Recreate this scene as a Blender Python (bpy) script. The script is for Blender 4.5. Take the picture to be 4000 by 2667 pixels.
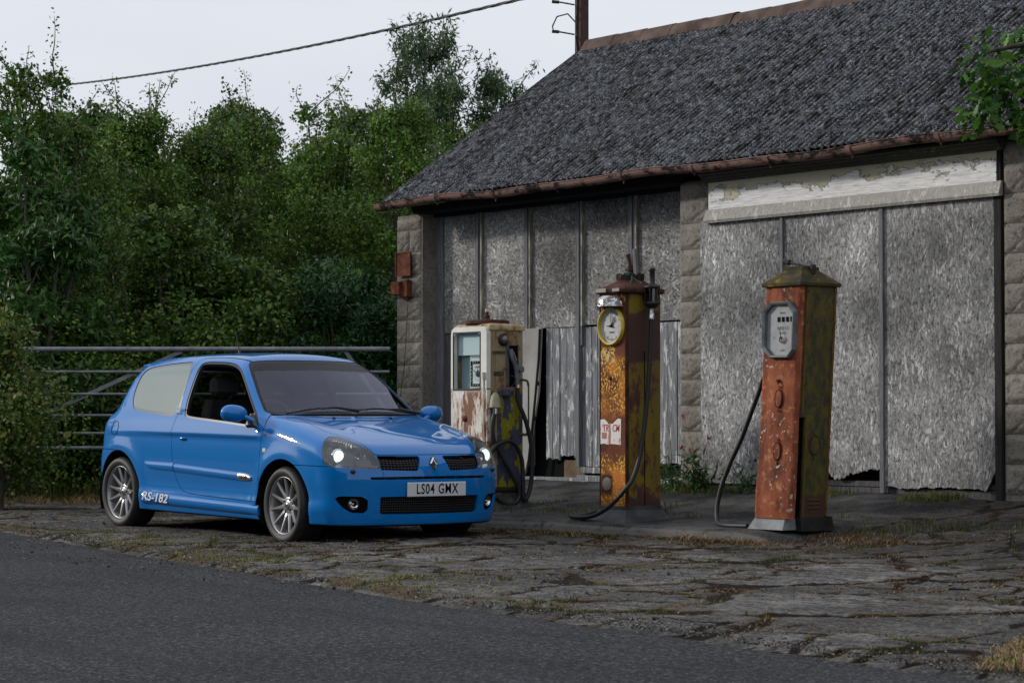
import bpy, math, random
import numpy as np
from mathutils import Vector, Matrix
R=math.radians
random.seed(7); RNG=np.random.default_rng(11)
for o in list(bpy.data.objects): bpy.data.objects.remove(o)
S=bpy.context.scene; COL=S.collection
# ------------------------------------------------------------ camera
cam=bpy.data.cameras.new('camera'); co=bpy.data.objects.new('camera',cam); COL.objects.link(co)
cam.lens=85.0; cam.sensor_width=36; cam.clip_start=.1; cam.clip_end=2000
TH=R(37.9); PI_=math.atan(181/5553.)
dv=Vector((-math.cos(TH)*math.cos(PI_),math.sin(TH)*math.cos(PI_),math.sin(PI_)))
co.location=(0,0,.93); co.rotation_euler=dv.to_track_quat('-Z','Y').to_euler()
cam.dof.use_dof=True; cam.dof.focus_distance=18.2; cam.dof.aperture_fstop=10
S.camera=co
# ------------------------------------------------------------ light
SUN_EL,SUN_AZ=21,54          # azimuth measured from -Y towards -X
w=bpy.data.worlds.new('World'); S.world=w; w.use_nodes=True
nt=w.node_tree; nt.nodes.clear()
out=nt.nodes.new('ShaderNodeOutputWorld'); bg=nt.nodes.new('ShaderNodeBackground'); nt.links.new(bg.outputs[0],out.inputs[0])
sky=nt.nodes.new('ShaderNodeTexSky'); sky.sky_type='NISHITA'; sky.sun_disc=False
sky.sun_elevation=R(SUN_EL); sky.sun_rotation=R(180+SUN_AZ); sky.dust_density=3
tc=nt.nodes.new('ShaderNodeTexCoord'); mp=nt.nodes.new('ShaderNodeMapping'); mp.inputs['Scale'].default_value=(1,1,3.5)
nz=nt.nodes.new('ShaderNodeTexNoise'); nz.inputs['Scale'].default_value=1.7; nz.inputs['Detail'].default_value=4
rp=nt.nodes.new('ShaderNodeValToRGB'); rp.color_ramp.elements[0].position=.3; rp.color_ramp.elements[0].color=(6.9,7.35,8.3,1)
rp.color_ramp.elements[1].position=.72; rp.color_ramp.elements[1].color=(8.9,9.2,9.8,1)
mx=nt.nodes.new('ShaderNodeMixRGB'); mx.inputs[0].default_value=.93
nt.links.new(tc.outputs['Generated'],mp.inputs[0]); nt.links.new(mp.outputs[0],nz.inputs[0]); nt.links.new(nz.outputs[0],rp.inputs[0])
nt.links.new(sky.outputs[0],mx.inputs[1]); nt.links.new(rp.outputs[0],mx.inputs[2]); nt.links.new(mx.outputs[0],bg.inputs[0])
bg.inputs[1].default_value=.098
sl=bpy.data.lights.new('sun','SUN'); sl.energy=2.1; sl.angle=R(5); sl.color=(1,.95,.87)
so=bpy.data.objects.new('sun',sl); COL.objects.link(so)
sd=Vector((-math.sin(R(SUN_AZ))*math.cos(R(SUN_EL)),-math.cos(R(SUN_AZ))*math.cos(R(SUN_EL)),math.sin(R(SUN_EL))))
so.rotation_euler=sd.to_track_quat('Z','Y').to_euler(); so.location=(-10,-5,12)
S.view_settings.view_transform='Standard'; S.view_settings.look='None'; S.view_settings.exposure=0; S.view_settings.gamma=1
S.cycles.max_bounces=6; S.cycles.transparent_max_bounces=16
# ------------------------------------------------------------ helpers
def tag(o,label=None,cat=None,group=None,kind=None):
    if label: o['label']=label
    if cat: o['category']=cat
    if group: o['group']=group
    if kind: o['kind']=kind
    return o
def empty(name,loc=(0,0,0),rot=(0,0,0)):
    o=bpy.data.objects.new(name,None); COL.objects.link(o); o.location=loc; o.rotation_euler=rot; o.empty_display_size=.2; return o
def np_mesh(name,V,F,mats,parent=None,smooth=False,mi=None,normals=None,attrs=None):
    """F: (n,3) or (n,4) int array"""
    V=np.asarray(V,float); F=np.asarray(F,np.int32); me=bpy.data.meshes.new(name)
    k=F.shape[1]; n=len(F)
    me.vertices.add(len(V)); me.vertices.foreach_set('co',V.ravel())
    me.loops.add(n*k); me.loops.foreach_set('vertex_index',F.ravel())
    me.polygons.add(n); me.polygons.foreach_set('loop_start',np.arange(0,n*k,k,dtype=np.int32))
    if mi is not None: me.polygons.foreach_set('material_index',np.asarray(mi,np.int32))
    me.polygons.foreach_set('use_smooth',np.full(n,bool(smooth)))
    me.update(calc_edges=True)
    if attrs:
        for an,(dom,arr) in attrs.items():
            a=me.attributes.new(an,'FLOAT',dom); a.data.foreach_set('value',np.asarray(arr,np.float32))
    for m in (mats if isinstance(mats,(list,tuple)) else [mats]): me.materials.append(m)
    if normals is not None: me.normals_split_custom_set_from_vertices(normals.tolist())
    o=bpy.data.objects.new(name,me); COL.objects.link(o)
    if parent: o.parent=parent
    return o
class MB:
    def __init__(s): s.v=[];s.f=[];s.m=[];s.sm=[];s.M=Matrix.Identity(4);s.mi=0;s.s=False
    def add(s,vs,fs,smooth=None):
        b=len(s.v); s.v+=[tuple(s.M@Vector(p)) for p in vs]; s.f+=[tuple(b+i for i in f) for f in fs]; s.m+=[s.mi]*len(fs); s.sm+=[s.s if smooth is None else smooth]*len(fs); return s
    def box(s,a,b,bev=0.0,rot=None):
        (x0,y0,z0),(x1,y1,z1)=a,b
        if bev<=0:
            vs=[(x,y,z) for x in (x0,x1) for y in (y0,y1) for z in (z0,z1)]
            fs=[(0,1,3,2),(4,6,7,5),(0,4,5,1),(2,3,7,6),(0,2,6,4),(1,5,7,3)]
        else:
            vs=[];idx={}
            for i,x in enumerate((x0,x1)):
                for j,y in enumerate((y0,y1)):
                    for k,z in enumerate((z0,z1)):
                        sx,sy,sz=(bev if i==0 else -bev),(bev if j==0 else -bev),(bev if k==0 else -bev)
                        idx[(i,j,k)]=len(vs); vs+=[(x,y+sy,z+sz),(x+sx,y,z+sz),(x+sx,y+sy,z)]
            g=lambda i,j,k,a:idx[(i,j,k)]+a
            fs=[]
            for i in (0,1): fs.append((g(i,0,0,0),g(i,0,1,0),g(i,1,1,0),g(i,1,0,0)))
            for j in (0,1): fs.append((g(0,j,0,1),g(0,j,1,1),g(1,j,1,1),g(1,j,0,1)))
            for k in (0,1): fs.append((g(0,0,k,2),g(0,1,k,2),g(1,1,k,2),g(1,0,k,2)))
            for i in (0,1):
                for j in (0,1):
                    fs.append((g(i,j,0,0),g(i,j,1,0),g(i,j,1,1),g(i,j,0,1)))
                for k in (0,1):
                    fs.append((g(i,0,k,0),g(i,1,k,0),g(i,1,k,2),g(i,0,k,2)))
            for j in (0,1):
                for k in (0,1):
                    fs.append((g(0,j,k,1),g(1,j,k,1),g(1,j,k,2),g(0,j,k,2)))
            for i in (0,1):
                for j in (0,1):
                    for k in (0,1): fs.append((g(i,j,k,0),g(i,j,k,1),g(i,j,k,2)))
            # orient outwards
            c=Vector(((x0+x1)/2,(y0+y1)/2,(z0+z1)/2)); nf=[]
            for f in fs:
                p=[Vector(vs[q]) for q in f]; n=(p[1]-p[0]).cross(p[2]-p[0]); m=sum(p,Vector())/len(p)
                nf.append(f if n.dot(m-c)>0 else f[::-1])
            fs=nf
        if rot is not None:
            c=Vector(((x0+x1)/2,(y0+y1)/2,(z0+z1)/2)); vs=[tuple(rot@(Vector(p)-c)+c) for p in vs]
        return s.add(vs,fs,False)
    def tube(s,path,r,n=10,caps=True,smooth=True):
        P=[Vector(p) for p in path]; m=len(P); rr=r if isinstance(r,(list,tuple)) else [r]*m
        vs=[];t0=(P[1]-P[0]).normalized(); up=Vector((0,0,1)) if abs(t0.z)<.9 else Vector((1,0,0)); a=t0.cross(up).normalized()
        for i in range(m):
            t=(P[min(i+1,m-1)]-P[max(i-1,0)]).normalized(); a=(a-t*a.dot(t)).normalized(); b=t.cross(a)
            for k in range(n):
                q=2*math.pi*k/n; vs.append(tuple(P[i]+a*math.cos(q)*rr[i]+b*math.sin(q)*rr[i]))
        fs=[(i*n+k,i*n+(k+1)%n,(i+1)*n+(k+1)%n,(i+1)*n+k) for i in range(m-1) for k in range(n)]
        s.add(vs,fs,smooth)
        if caps: s.add(vs[:n],[tuple(range(n))[::-1]],False); s.add(vs[-n:],[tuple(range(n))],False)
        return s
    def cyl(s,a,b,r,r2=None,n=20,caps=True,smooth=True): return s.tube([a,b],[r,r if r2 is None else r2],n,caps,smooth)
    def lathe(s,prof,c=(0,0,0),axis='z',n=32,smooth=True,close=False):
        vs=[];m=len(prof)
        for k in range(n):
            q=2*math.pi*k/n
            for (r,h) in prof:
                u,v=r*math.cos(q),r*math.sin(q)
                p={'z':(u,v,h),'y':(u,h,-v),'x':(h,u,v)}[axis]; vs.append((p[0]+c[0],p[1]+c[1],p[2]+c[2]))
        fs=[(k*m+i,((k+1)%n)*m+i,((k+1)%n)*m+i+1,k*m+i+1) for k in range(n) for i in range(m-1)]
        return s.add(vs,fs,smooth)
    def prism(s,poly,h,axis='y',at=0.0,smooth=False):
        """poly: 2D outline; extruded from at to at+h on the axis"""
        n=len(poly)
        f={'y':lambda u,v,w:(u,w,v),'x':lambda u,v,w:(w,u,v),'z':lambda u,v,w:(u,v,w)}[axis]
        vs=[f(u,v,at) for u,v in poly]+[f(u,v,at+h) for u,v in poly]
        fs=[tuple(range(n)),tuple(range(2*n-1,n-1,-1))]+[(i,n+i,n+(i+1)%n,(i+1)%n) for i in range(n)]
        return s.add(vs,fs,smooth)
    def grid(s,fn,nu,nv,smooth=True):
        vs=[fn(i/nu,j/nv) for i in range(nu+1) for j in range(nv+1)]
        return s.add(vs,[(i*(nv+1)+j,(i+1)*(nv+1)+j,(i+1)*(nv+1)+j+1,i*(nv+1)+j+1) for i in range(nu) for j in range(nv)],smooth)
    def build(s,name,mats,parent=None,loc=None,bevel=0,fix=True):
        me=bpy.data.meshes.new(name); me.from_pydata(s.v,[],s.f)
        for m in (mats if isinstance(mats,(list,tuple)) else [mats]): me.materials.append(m)
        me.polygons.foreach_set('material_index',s.m); me.polygons.foreach_set('use_smooth',s.sm)
        if fix:
            import bmesh
            bm=bmesh.new(); bm.from_mesh(me); bmesh.ops.recalc_face_normals(bm,faces=bm.faces); bm.to_mesh(me); bm.free()
        me.update(); o=bpy.data.objects.new(name,me); COL.objects.link(o)
        if parent: o.parent=parent
        if loc: o.location=loc
        if bevel:
            b=o.modifiers.new('b','BEVEL'); b.width=bevel; b.segments=2; b.limit_method='ANGLE'; b.angle_limit=R(40)
        return o
# numpy value noise
def _hash(ix,iy,s):
    h=(ix.astype(np.int64)*374761393+iy.astype(np.int64)*668265263+s*1442695041)&0xffffffff
    h=((h^(h>>13))*1274126177)&0xffffffff
    return ((h^(h>>16))&0xffff)/65535.
def vnoise(x,y,s=0):
    ix,iy=np.floor(x),np.floor(y); fx,fy=x-ix,y-iy; fx=fx*fx*(3-2*fx); fy=fy*fy*(3-2*fy)
    a,b,c,d=_hash(ix,iy,s),_hash(ix+1,iy,s),_hash(ix,iy+1,s),_hash(ix+1,iy+1,s)
    return (a*(1-fx)+b*fx)*(1-fy)+(c*(1-fx)+d*fx)*fy
def fbm(x,y,s=0,o=4):
    t=0;a=.5
    for i in range(o): t=t+a*vnoise(x*2**i,y*2**i,s+i*17); a*=.5
    return t/(1-.5**o)
# ------------------------------------------------------------ node material helper
class NM:
    def __init__(s,name):
        s.m=bpy.data.materials.new(name); s.m.use_nodes=True; s.t=s.m.node_tree; s.N=s.t.nodes; s.L=s.t.links
        s.p=s.N['Principled BSDF']; s.tc=s.N.new('ShaderNodeTexCoord')
    def n(s,ty,**k):
        x=s.N.new(ty)
        for a,b in k.items(): setattr(x,a,b)
        return x
    def put(s,sock,v):
        if hasattr(v,'is_linked'): s.L.new(v,sock)
        elif isinstance(v,(tuple,list)) and len(v)==3 and len(sock.default_value)==4: sock.default_value=(*v,1)
        else: sock.default_value=v
    def co(s,scale=(1,1,1),rot=(0,0,0),loc=(0,0,0),src=None,kind='Object'):
        m=s.n('ShaderNodeMapping'); s.L.new(src or s.tc.outputs[kind],m.inputs[0]); m.inputs['Scale'].default_value=scale; m.inputs['Rotation'].default_value=rot; m.inputs['Location'].default_value=loc; return m.outputs[0]
    def noise(s,scale,detail=4,rough=.55,co=None,dist=0):
        x=s.n('ShaderNodeTexNoise'); s.L.new(co or s.tc.outputs['Object'],x.inputs['Vector']); x.inputs['Scale'].default_value=scale; x.inputs['Detail'].default_value=detail; x.inputs['Roughness'].default_value=rough; x.inputs['Distortion'].default_value=dist; return x.outputs[0]
    def vor(s,scale,co=None,feature='F1',out='Distance',rand=1):
        x=s.n('ShaderNodeTexVoronoi',feature=feature); s.L.new(co or s.tc.outputs['Object'],x.inputs['Vector']); x.inputs['Scale'].default_value=scale; x.inputs['Randomness'].default_value=rand; return x.outputs[out]
    def ramp(s,v,stops,interp='LINEAR'):
        x=s.n('ShaderNodeValToRGB'); s.L.new(v,x.inputs[0]); c=x.color_ramp; c.interpolation=interp
        while len(c.elements)<len(stops): c.elements.new(.5)
        for e,(p,k) in zip(c.elements,stops): e.position=p; e.color=(*k,1) if isinstance(k,(tuple,list)) else (k,k,k,1)
        return x.outputs[0]
    def mix(s,f,a,b,mode='MIX'):
        x=s.n('ShaderNodeMixRGB',blend_type=mode); s.put(x.inputs[0],f); s.put(x.inputs[1],a); s.put(x.inputs[2],b); return x.outputs[0]
    def math(s,op,a,b=0.0,clamp=False):
        x=s.n('ShaderNodeMath',operation=op,use_clamp=clamp); s.put(x.inputs[0],a); s.put(x.inputs[1],b); return x.outputs[0]
    def sep(s,v=None):
        x=s.n('ShaderNodeSeparateXYZ'); s.L.new(v or s.tc.outputs['Object'],x.inputs[0]); return x.outputs
    def bump(s,h,strength=.5,dist=.01,nrm=None):
        x=s.n('ShaderNodeBump'); s.L.new(h,x.inputs['Height']); x.inputs['Strength'].default_value=strength; x.inputs['Distance'].default_value=dist
        if nrm: s.L.new(nrm,x.inputs['Normal'])
        return x.outputs[0]
    def attr(s,name):
        x=s.n('ShaderNodeAttribute',attribute_name=name); return x.outputs['Fac']
    def set(s,**k):
        if isinstance(k.get('rough'),float) and k['rough']>=.7 and 'spec' not in k: k['spec']=.15
        for a,b in k.items():
            nm={'color':'Base Color','rough':'Roughness','metal':'Metallic','normal':'Normal','spec':'Specular IOR Level','coat':'Coat Weight','coatr':'Coat Roughness','alpha':'Alpha','em':'Emission Color','ems':'Emission Strength','ior':'IOR'}[a]; s.put(s.p.inputs[nm],b)
        return s
def plain(name,c,rough=.5,metal=0,**k):
    m=NM(name); m.set(color=c,rough=rough,metal=metal,**k); return m.m
def mottled(name,c1,c2,scale=8,rough=.8,bump=.2,metal=0,dist=.003):
    m=NM(name); n=m.noise(scale,6,.6); m.set(color=m.mix(m.ramp(n,[(.35,0),(.65,1)]),c1,c2),rough=rough,metal=metal,normal=m.bump(m.noise(scale*4,4),bump,dist)); return m.m
# ============================================================ ground
MAT={}
m=NM('asphalt'); n1=m.noise(75,3,.7); n2=m.noise(.9,4); v=m.vor(130)
c=m.mix(m.ramp(n2,[(.35,0),(.65,1)]),(.046,.047,.053),(.066,.067,.074))
c=m.mix(m.ramp(n1,[(.45,0),(.62,1)]),c,(.010,.010,.011)); c=m.mix(m.ramp(m.noise(58,2,.6),[(.56,0),(.66,.9)]),c,(.16,.16,.17)); gr_=m.noise(1,4,.8,m.co((30,20,1))); c=m.mix(1,c,m.ramp(gr_,[(.36,.35),(.5,1),(.64,1.8)]),'MULTIPLY'); c=m.mix(m.ramp(m.noise(1,3,.6,m.co((.35,2.2,1),(0,0,R(-5)))),[(.5,0),(.62,.35)]),c,(.025,.025,.028))
m.set(color=c,rough=.85,normal=m.bump(m.math('ADD',n1,v),.9,.012)); MAT['asphalt']=m.m
m=NM('forecourt_concrete'); cr=m.attr('crack'); md=m.attr('mud'); tn=m.attr('tone')
st=m.noise(5,5,.65,m.co((.8,2.2,1))); fine=m.noise(60,4,.7); big=m.noise(1.1,5,.6)
c=m.mix(m.ramp(big,[(.38,0),(.62,1)]),(.062,.058,.054),(.150,.142,.133)); c=m.mix(1,c,m.ramp(tn,[(0,.62),(1,1.35)]),'MULTIPLY')
c=m.mix(m.ramp(st,[(.44,.7),(.53,0)]),c,(.03,.029,.028))
c=m.mix(m.ramp(fine,[(.52,0),(.68,.8)]),c,(.21,.205,.20))
c=m.mix(m.ramp(m.noise(9,5,.7),[(.58,0),(.66,.8)]),c,(.05,.042,.034))
veg=m.mix(m.noise(14,4),(.03,.035,.010),(.13,.075,.035))
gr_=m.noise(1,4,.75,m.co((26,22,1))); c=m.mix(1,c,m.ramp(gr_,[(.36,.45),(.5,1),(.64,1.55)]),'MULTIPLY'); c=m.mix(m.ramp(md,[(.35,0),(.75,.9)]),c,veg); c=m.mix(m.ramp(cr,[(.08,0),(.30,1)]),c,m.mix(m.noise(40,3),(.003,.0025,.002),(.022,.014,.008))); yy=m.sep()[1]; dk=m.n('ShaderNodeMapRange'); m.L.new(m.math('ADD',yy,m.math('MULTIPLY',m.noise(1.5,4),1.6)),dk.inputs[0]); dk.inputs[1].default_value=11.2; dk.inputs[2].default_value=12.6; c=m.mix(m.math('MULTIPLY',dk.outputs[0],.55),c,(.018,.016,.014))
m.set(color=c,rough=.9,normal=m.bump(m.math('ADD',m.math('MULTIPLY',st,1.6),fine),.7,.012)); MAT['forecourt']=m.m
m=NM('soil_and_leaf_litter'); MAT['soil']=mottled('soil',(.03,.025,.015),(.08,.065,.035),10,.95,.8,dist=.02)
def gz(X,Y):
    X=np.asarray(X,float);Y=np.asarray(Y,float)
    b=np.interp(X,[-60,-15.4,-5],[.42,0,-.02])
    z=b+np.interp(Y,[0,7,9.8,11.2,12.0,13.0,14.0,15,40],[-.12,-.05,0,.02,.05,.17,.30,.34,.40])-np.interp(Y,[9.8,14],[0,1])*b
    return z
def roadY(X): return np.interp(X,[-60,-18.37,-14.38,-10.39,-8.4,-6.59,0,30],[12.5,8.945,8.29,7.573,7.36,7.145,6.6,4.0])
# base sheet to the horizon
bx=np.concatenate([[-900,-300,-120],np.arange(-60,31,1.5),[80,300,900]]); by=np.concatenate([[-900,-300,-100,-40],np.arange(-20,41,1.0),[80,300,900]])
X,Y=np.meshgrid(bx,by,indexing='ij'); Z=gz(X,Y)-.05-.10*np.exp(-((Y-14)/3)**2)
def gridF(nx,ny):
    i,j=np.meshgrid(np.arange(nx-1),np.arange(ny-1),indexing='ij'); a=(i*ny+j).ravel(); return np.stack([a,a+ny,a+ny+1,a+1],1)
tag(np_mesh('ground',np.stack([X,Y,Z],-1).reshape(-1,3),gridF(len(bx),len(by)),MAT['soil'],smooth=True),'bare soil and rough ground round the old filling station','ground',kind='structure')
# road
rx=np.arange(-70,31,.35); ry=np.linspace(0,1,26)
X=np.repeat(rx[:,None],26,1); Y=-2.0+(roadY(X)+.10+2.0)*ry[None,:]; Y=Y+(ry[None,:]>.99)*(.05*(fbm(X*1.7,X*0,3)-.5))
Z=gz(X,Y)+.012-.015*np.exp(-((Y-roadY(X))/.5)**2)
tag(np_mesh('road',np.stack([X,Y,Z],-1).reshape(-1,3),gridF(len(rx),26),MAT['asphalt'],smooth=True),'dark grey tarmac road in the foreground','road',kind='structure')
# forecourt with cracks
dx=.022; fx=np.arange(-24,-4.5,dx); fy=np.arange(6.6,14.6,dx)
X,Y=np.meshgrid(fx,fy,indexing='ij')
def cells(X,Y,sc,seed,warp):
    wx=X+warp*(fbm(X*1.3,Y*1.3,seed+5)-.5)*2+.05*(vnoise(X*9,Y*9,seed+8)-.5); wy=Y+warp*(fbm(X*1.3,Y*1.3,seed+9)-.5)*2+.05*(vnoise(X*9,Y*9,seed+13)-.5)
    u,v=wx/sc[0],wy/sc[1]; iu,iv=np.floor(u),np.floor(v); d1=np.full(X.shape,9.);d2=d1.copy();ID=d1*0
    for a in (-1,0,1):
        for b in (-1,0,1):
            px=iu+a+_hash(iu+a,iv+b,seed); py=iv+b+_hash(iu+a,iv+b,seed+1); d=np.hypot((px-u)*sc[0],(py-v)*sc[1])
            ID=np.where(d<d1,_hash(iu+a,iv+b,seed+2),ID); n1=np.minimum(d1,d); d2=np.where(d<d1,d1,np.minimum(d2,d)); d1=n1
    return d2-d1,ID
e1,id1=cells(X,Y,(1.05,1.35),3,.45); e2,id2=cells(X,Y,(.50,.62),8,.25)
wn=fbm(X*1.6,Y*1.6,40); w1=.060+.08*np.clip(wn-.40,0,1)*2
cr=np.clip(1-e1/w1,0,1)
sec=(fbm(X*.7,Y*.7,60)>.44); cr=np.maximum(cr,np.clip(1-e2/.06,0,1)*sec*.9)
cr=cr*np.clip((fbm(X*2.3,Y*2.3,77)-.24)*7,0,1)
mud=np.clip(1.1-np.minimum(e1,e2+.03*sec+.5*(1-sec))/(.13+.10*wn),0,1)*np.clip((fbm(X*3.1,Y*3.1,90)-.36)*6,0,1)
# loose edge to the road
ed=Y-roadY(X); mud=np.maximum(mud,np.clip(1-np.abs(ed-.12)/.22,0,1)*np.clip((fbm(X*2.2,Y*3,95)-.45)*6,0,1)*np.where(X<-10,1,.4))
slab=(id1-.5)*.014*np.clip(e1/.05,0,1)+(id2-.5)*.010*sec*np.clip(e2/.04,0,1)
Z=gz(X,Y)+.030+slab*np.clip((13.6-Y)/1.5,0,1)*np.clip((Y-roadY(X))/.3,0,1)-.020*cr+.009*(fbm(X*1.9,Y*2.4,21)-.5)+.010*(vnoise(X*2.2,Y*7,31)-.5)*np.clip((fbm(X*.8,Y*.8,37)-.46)*12,0,1)+.006*(vnoise(X*3.5,Y*24,32)-.5)+.008*(vnoise(X*9,Y*9,33)-.5)+.007*(vnoise(X*30,Y*30,35)-.5)
Z=Z-.035*np.clip(1-ed/.12,0,1)*1.0
inside=(Y>roadY(X)-.02*fbm(X*6,Y*0,2))
F=gridF(len(fx),len(fy)); q=inside.ravel(); F=F[q[F].all(1)]
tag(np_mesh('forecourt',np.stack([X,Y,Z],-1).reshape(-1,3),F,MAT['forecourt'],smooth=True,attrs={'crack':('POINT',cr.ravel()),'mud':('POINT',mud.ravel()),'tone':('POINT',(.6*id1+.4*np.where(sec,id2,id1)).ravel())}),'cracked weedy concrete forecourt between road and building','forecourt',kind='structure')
FC=(X,Y,Z,cr,mud,e1)
# far forecourt continues left under the gate: verge handled by grass
# raised pump island
m=NM('island_concrete'); n1=m.noise(2.5,6,.7); n2=m.noise(45,4,.7)
c=m.mix(m.ramp(n1,[(.4,0),(.62,1)]),(.022,.022,.023),(.085,.082,.08)); c=m.mix(m.ramp(n2,[(.52,0),(.72,.6)]),c,(.17,.165,.16)); c=m.mix(m.math('LESS_THAN',m.sep()[1],11.84),c,m.mix(n1,(.05,.048,.045),(.17,.16,.15))); c=m.mix(m.ramp(m.noise(7,5,.7),[(.55,0),(.62,.7)]),c,(.03,.035,.018))
m.set(color=c,rough=.92,normal=m.bump(m.math('ADD',n1,n2),.8,.012)); MAT['island']=m.m
ix=np.arange(-19.3,-11.94,.06); prof=[(11.80,-.02),(11.79,.07),(11.81,.105),(11.86,.122),(12.2,.135),(12.6,.165),(13.0,.205),(13.5,.275),(14.0,.335),(14.5,.37)]
X=np.repeat(ix[:,None],len(prof),1); Y=np.array([p[0] for p in prof])[None,:]+0*X; Z=np.array([p[1] for p in prof])[None,:]+0*X
en=np.clip((X+12.25)/.3,0,1); Y=Y+.02*(fbm(X*3,Y*3,5)-.5)+.35*en**2*(Y<12.1); Z=Z+.025+.02*(fbm(X*4,Y*4,6)-.5)-.10*en*en*(Y<13.2)-.012*(np.abs(((X+14.55)/2.6)%1)<.012)
Z=np.where(Y<11.83,Z-.02,Z); e2_=np.clip((X+12.55)/.5,0,1)**1.5; Z=Z*(1-e2_)+(gz(X,Y)-.02)*e2_
tag(np_mesh('pump_island',np.stack([X,Y,Z],-1).reshape(-1,3),gridF(len(ix),len(prof)),MAT['island'],smooth=False),'low worn concrete kerb island under the three fuel pumps','kerb island',kind='structure')

# ============================================================ building materials
def osb(name,vert,dark=1.0,tint=(1,1,1)):
    m=NM(name); wn=m.n('ShaderNodeTexNoise'); m.L.new(m.tc.outputs['Object'],wn.inputs['Vector']); wn.inputs['Scale'].default_value=9; wn.inputs['Detail'].default_value=4
    vm=m.n('ShaderNodeVectorMath',operation='MULTIPLY_ADD'); m.L.new(wn.outputs['Color'],vm.inputs[0]); vm.inputs[1].default_value=(.035,.035,.035); m.L.new(m.tc.outputs['Object'],vm.inputs[2]); base=vm.outputs[0]
    def pick(sc,seed):
        v=m.n('ShaderNodeTexVoronoi'); m.L.new(m.co((1,1,.7 if vert else 1),loc=(seed,0,seed),src=base),v.inputs['Vector']); v.inputs['Scale'].default_value=sc; q=m.n('ShaderNodeSeparateColor'); m.L.new(v.outputs['Color'],q.inputs[0]); return q.outputs
    def flakes(angs,sx,sz,seed,lo=.15):
        lay=[]
        for i,a in enumerate(angs):
            k2=m.co((sx,sx,sz),src=m.co((1,1,1),(0,a,0),(i*3.1+seed,0,i*1.7),src=base)); vv=m.n('ShaderNodeTexVoronoi'); m.L.new(k2,vv.inputs['Vector']); vv.inputs['Scale'].default_value=1
            s2=m.n('ShaderNodeSeparateColor'); m.L.new(vv.outputs['Color'],s2.inputs[0]); lay.append(s2.outputs[0])
        o=pick(19,seed); a_=m.mix(m.math('GREATER_THAN',o[0],.5),lay[0],lay[1]); b_=m.mix(m.math('GREATER_THAN',o[0],.5),lay[2],lay[3]); return m.mix(m.math('GREATER_THAN',o[1],.5),a_,b_)
    A=(R(84),R(97),R(70),R(112)) if vert else (R(12),R(65),R(112),R(160)); B=(R(90),R(78),R(103),R(60)) if vert else (R(35),R(90),R(135),R(175))
    f1=flakes(A,26,95,0,.55); f2=flakes(B,18,64,5,.45); fib=m.noise(9,5,.75,m.co((14,14,2.5) if vert else (8,8,8),src=base)); med=m.noise(34,5,.8,src_(m,base))
    big=m.noise(1.3,4,.6); patch=m.ramp(m.noise(5,5,.7),[(.42,0),(.62,1)])
    h=m.mix(.42,m.mix(.35,f1,f2),fib); h=m.math('ADD',m.math('MULTIPLY',h,.85),m.math('MULTIPLY',m.ramp(f2,[(.80,0),(.82,1)]),m.math('MULTIPLY',patch,.46))); h=m.math('SUBTRACT',h,m.ramp(med,[(.36,.26),(.47,0)]),True)
    t=tint; g=lambda x:(x*dark*t[0],x*dark*t[1],x*dark*t[2])
    c=m.ramp(h,[(.06,g(.035)),(.22,g(.14)),(.45,g(.255)),(.90,g(.52))])
    c=m.mix(1,c,m.ramp(big,[(.3,.5),(.5,.95),(.7,1.55)]),'MULTIPLY'); z=m.noise(2.2,5,.7,m.co((3,3,.5))); c=m.mix(m.ramp(z,[(.56,0),(.7,.4)]),c,g(.17))
    m.set(color=c,rough=.85,normal=m.bump(h,.9,.010)); return m.m
def src_(m,b): return b
MAT['osb_r']=osb('osb_vertical_flakes',True,1.16,(1,.99,.985)); MAT['osb_l']=osb('osb_mixed_flakes',False,1.0,(1,.985,.96))
def plank_mat(name,dark,light,paint,amt):
    m=NM(name); g=m.noise(3.2,6,.7,m.co((22,22,.9))); g2=m.noise(5,4,.6,m.co((60,60,1.2)))
    c=m.ramp(g,[(.3,dark),(.7,light)]); c=m.mix(m.ramp(g2,[(.55,0),(.62,.75)]),c,tuple(x*.35 for x in dark))
    pm=m.noise(3.4,7,.72,m.co((6,6,1.3))); k=m.ramp(pm,[(amt,0),(amt+.035,1)]); c=m.mix(k,c,paint)
    m.set(color=c,rough=.85,normal=m.bump(m.math('ADD',m.math('MULTIPLY',g,.6),m.math('MULTIPLY',k,.5)),.7,.006)); return m.m
MAT['plank']=plank_mat('weathered_grey_planks',(.10,.105,.115),(.36,.37,.39),(.58,.60,.58),.54)
MAT['plank_dark']=plank_mat('dark_brown_grey_planks',(.05,.048,.052),(.15,.145,.155),(.22,.215,.215),.68)
MAT['post']=plank_mat('grey_cream_posts',(.09,.09,.10),(.25,.25,.265),(.36,.35,.30),.60)
MAT['cream']=plank_mat('cream_strip',(.16,.155,.14),(.30,.285,.235),(.46,.44,.35),.50)
MAT['grey_board']=mottled('pale_grey_board',(.26,.255,.24),(.40,.39,.37),3,.9,.3)
MAT['dark_frame']=plank_mat('dark_frame_timber',(.012,.012,.012),(.045,.044,.042),(.09,.085,.08),.66)
m=NM('peeling_cream_fascia'); g=m.noise(3,6,.7,m.co((1.6,1.6,22))); bg_=m.ramp(g,[(.3,(.50,.49,.48)),(.6,(.88,.88,.88))])
g2=m.noise(4,5,.7,m.co((1.2,1.2,50))); bg_=m.mix(m.ramp(g2,[(.60,0),(.66,.9)]),bg_,(.07,.065,.06))
zz=m.sep()[2]; pn=m.noise(5.5,10,.74,m.co((.55,1,1.25),loc=(3,0,1))); top=m.math('MULTIPLY',m.math('SUBTRACT',zz,2.80),1.1)
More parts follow.
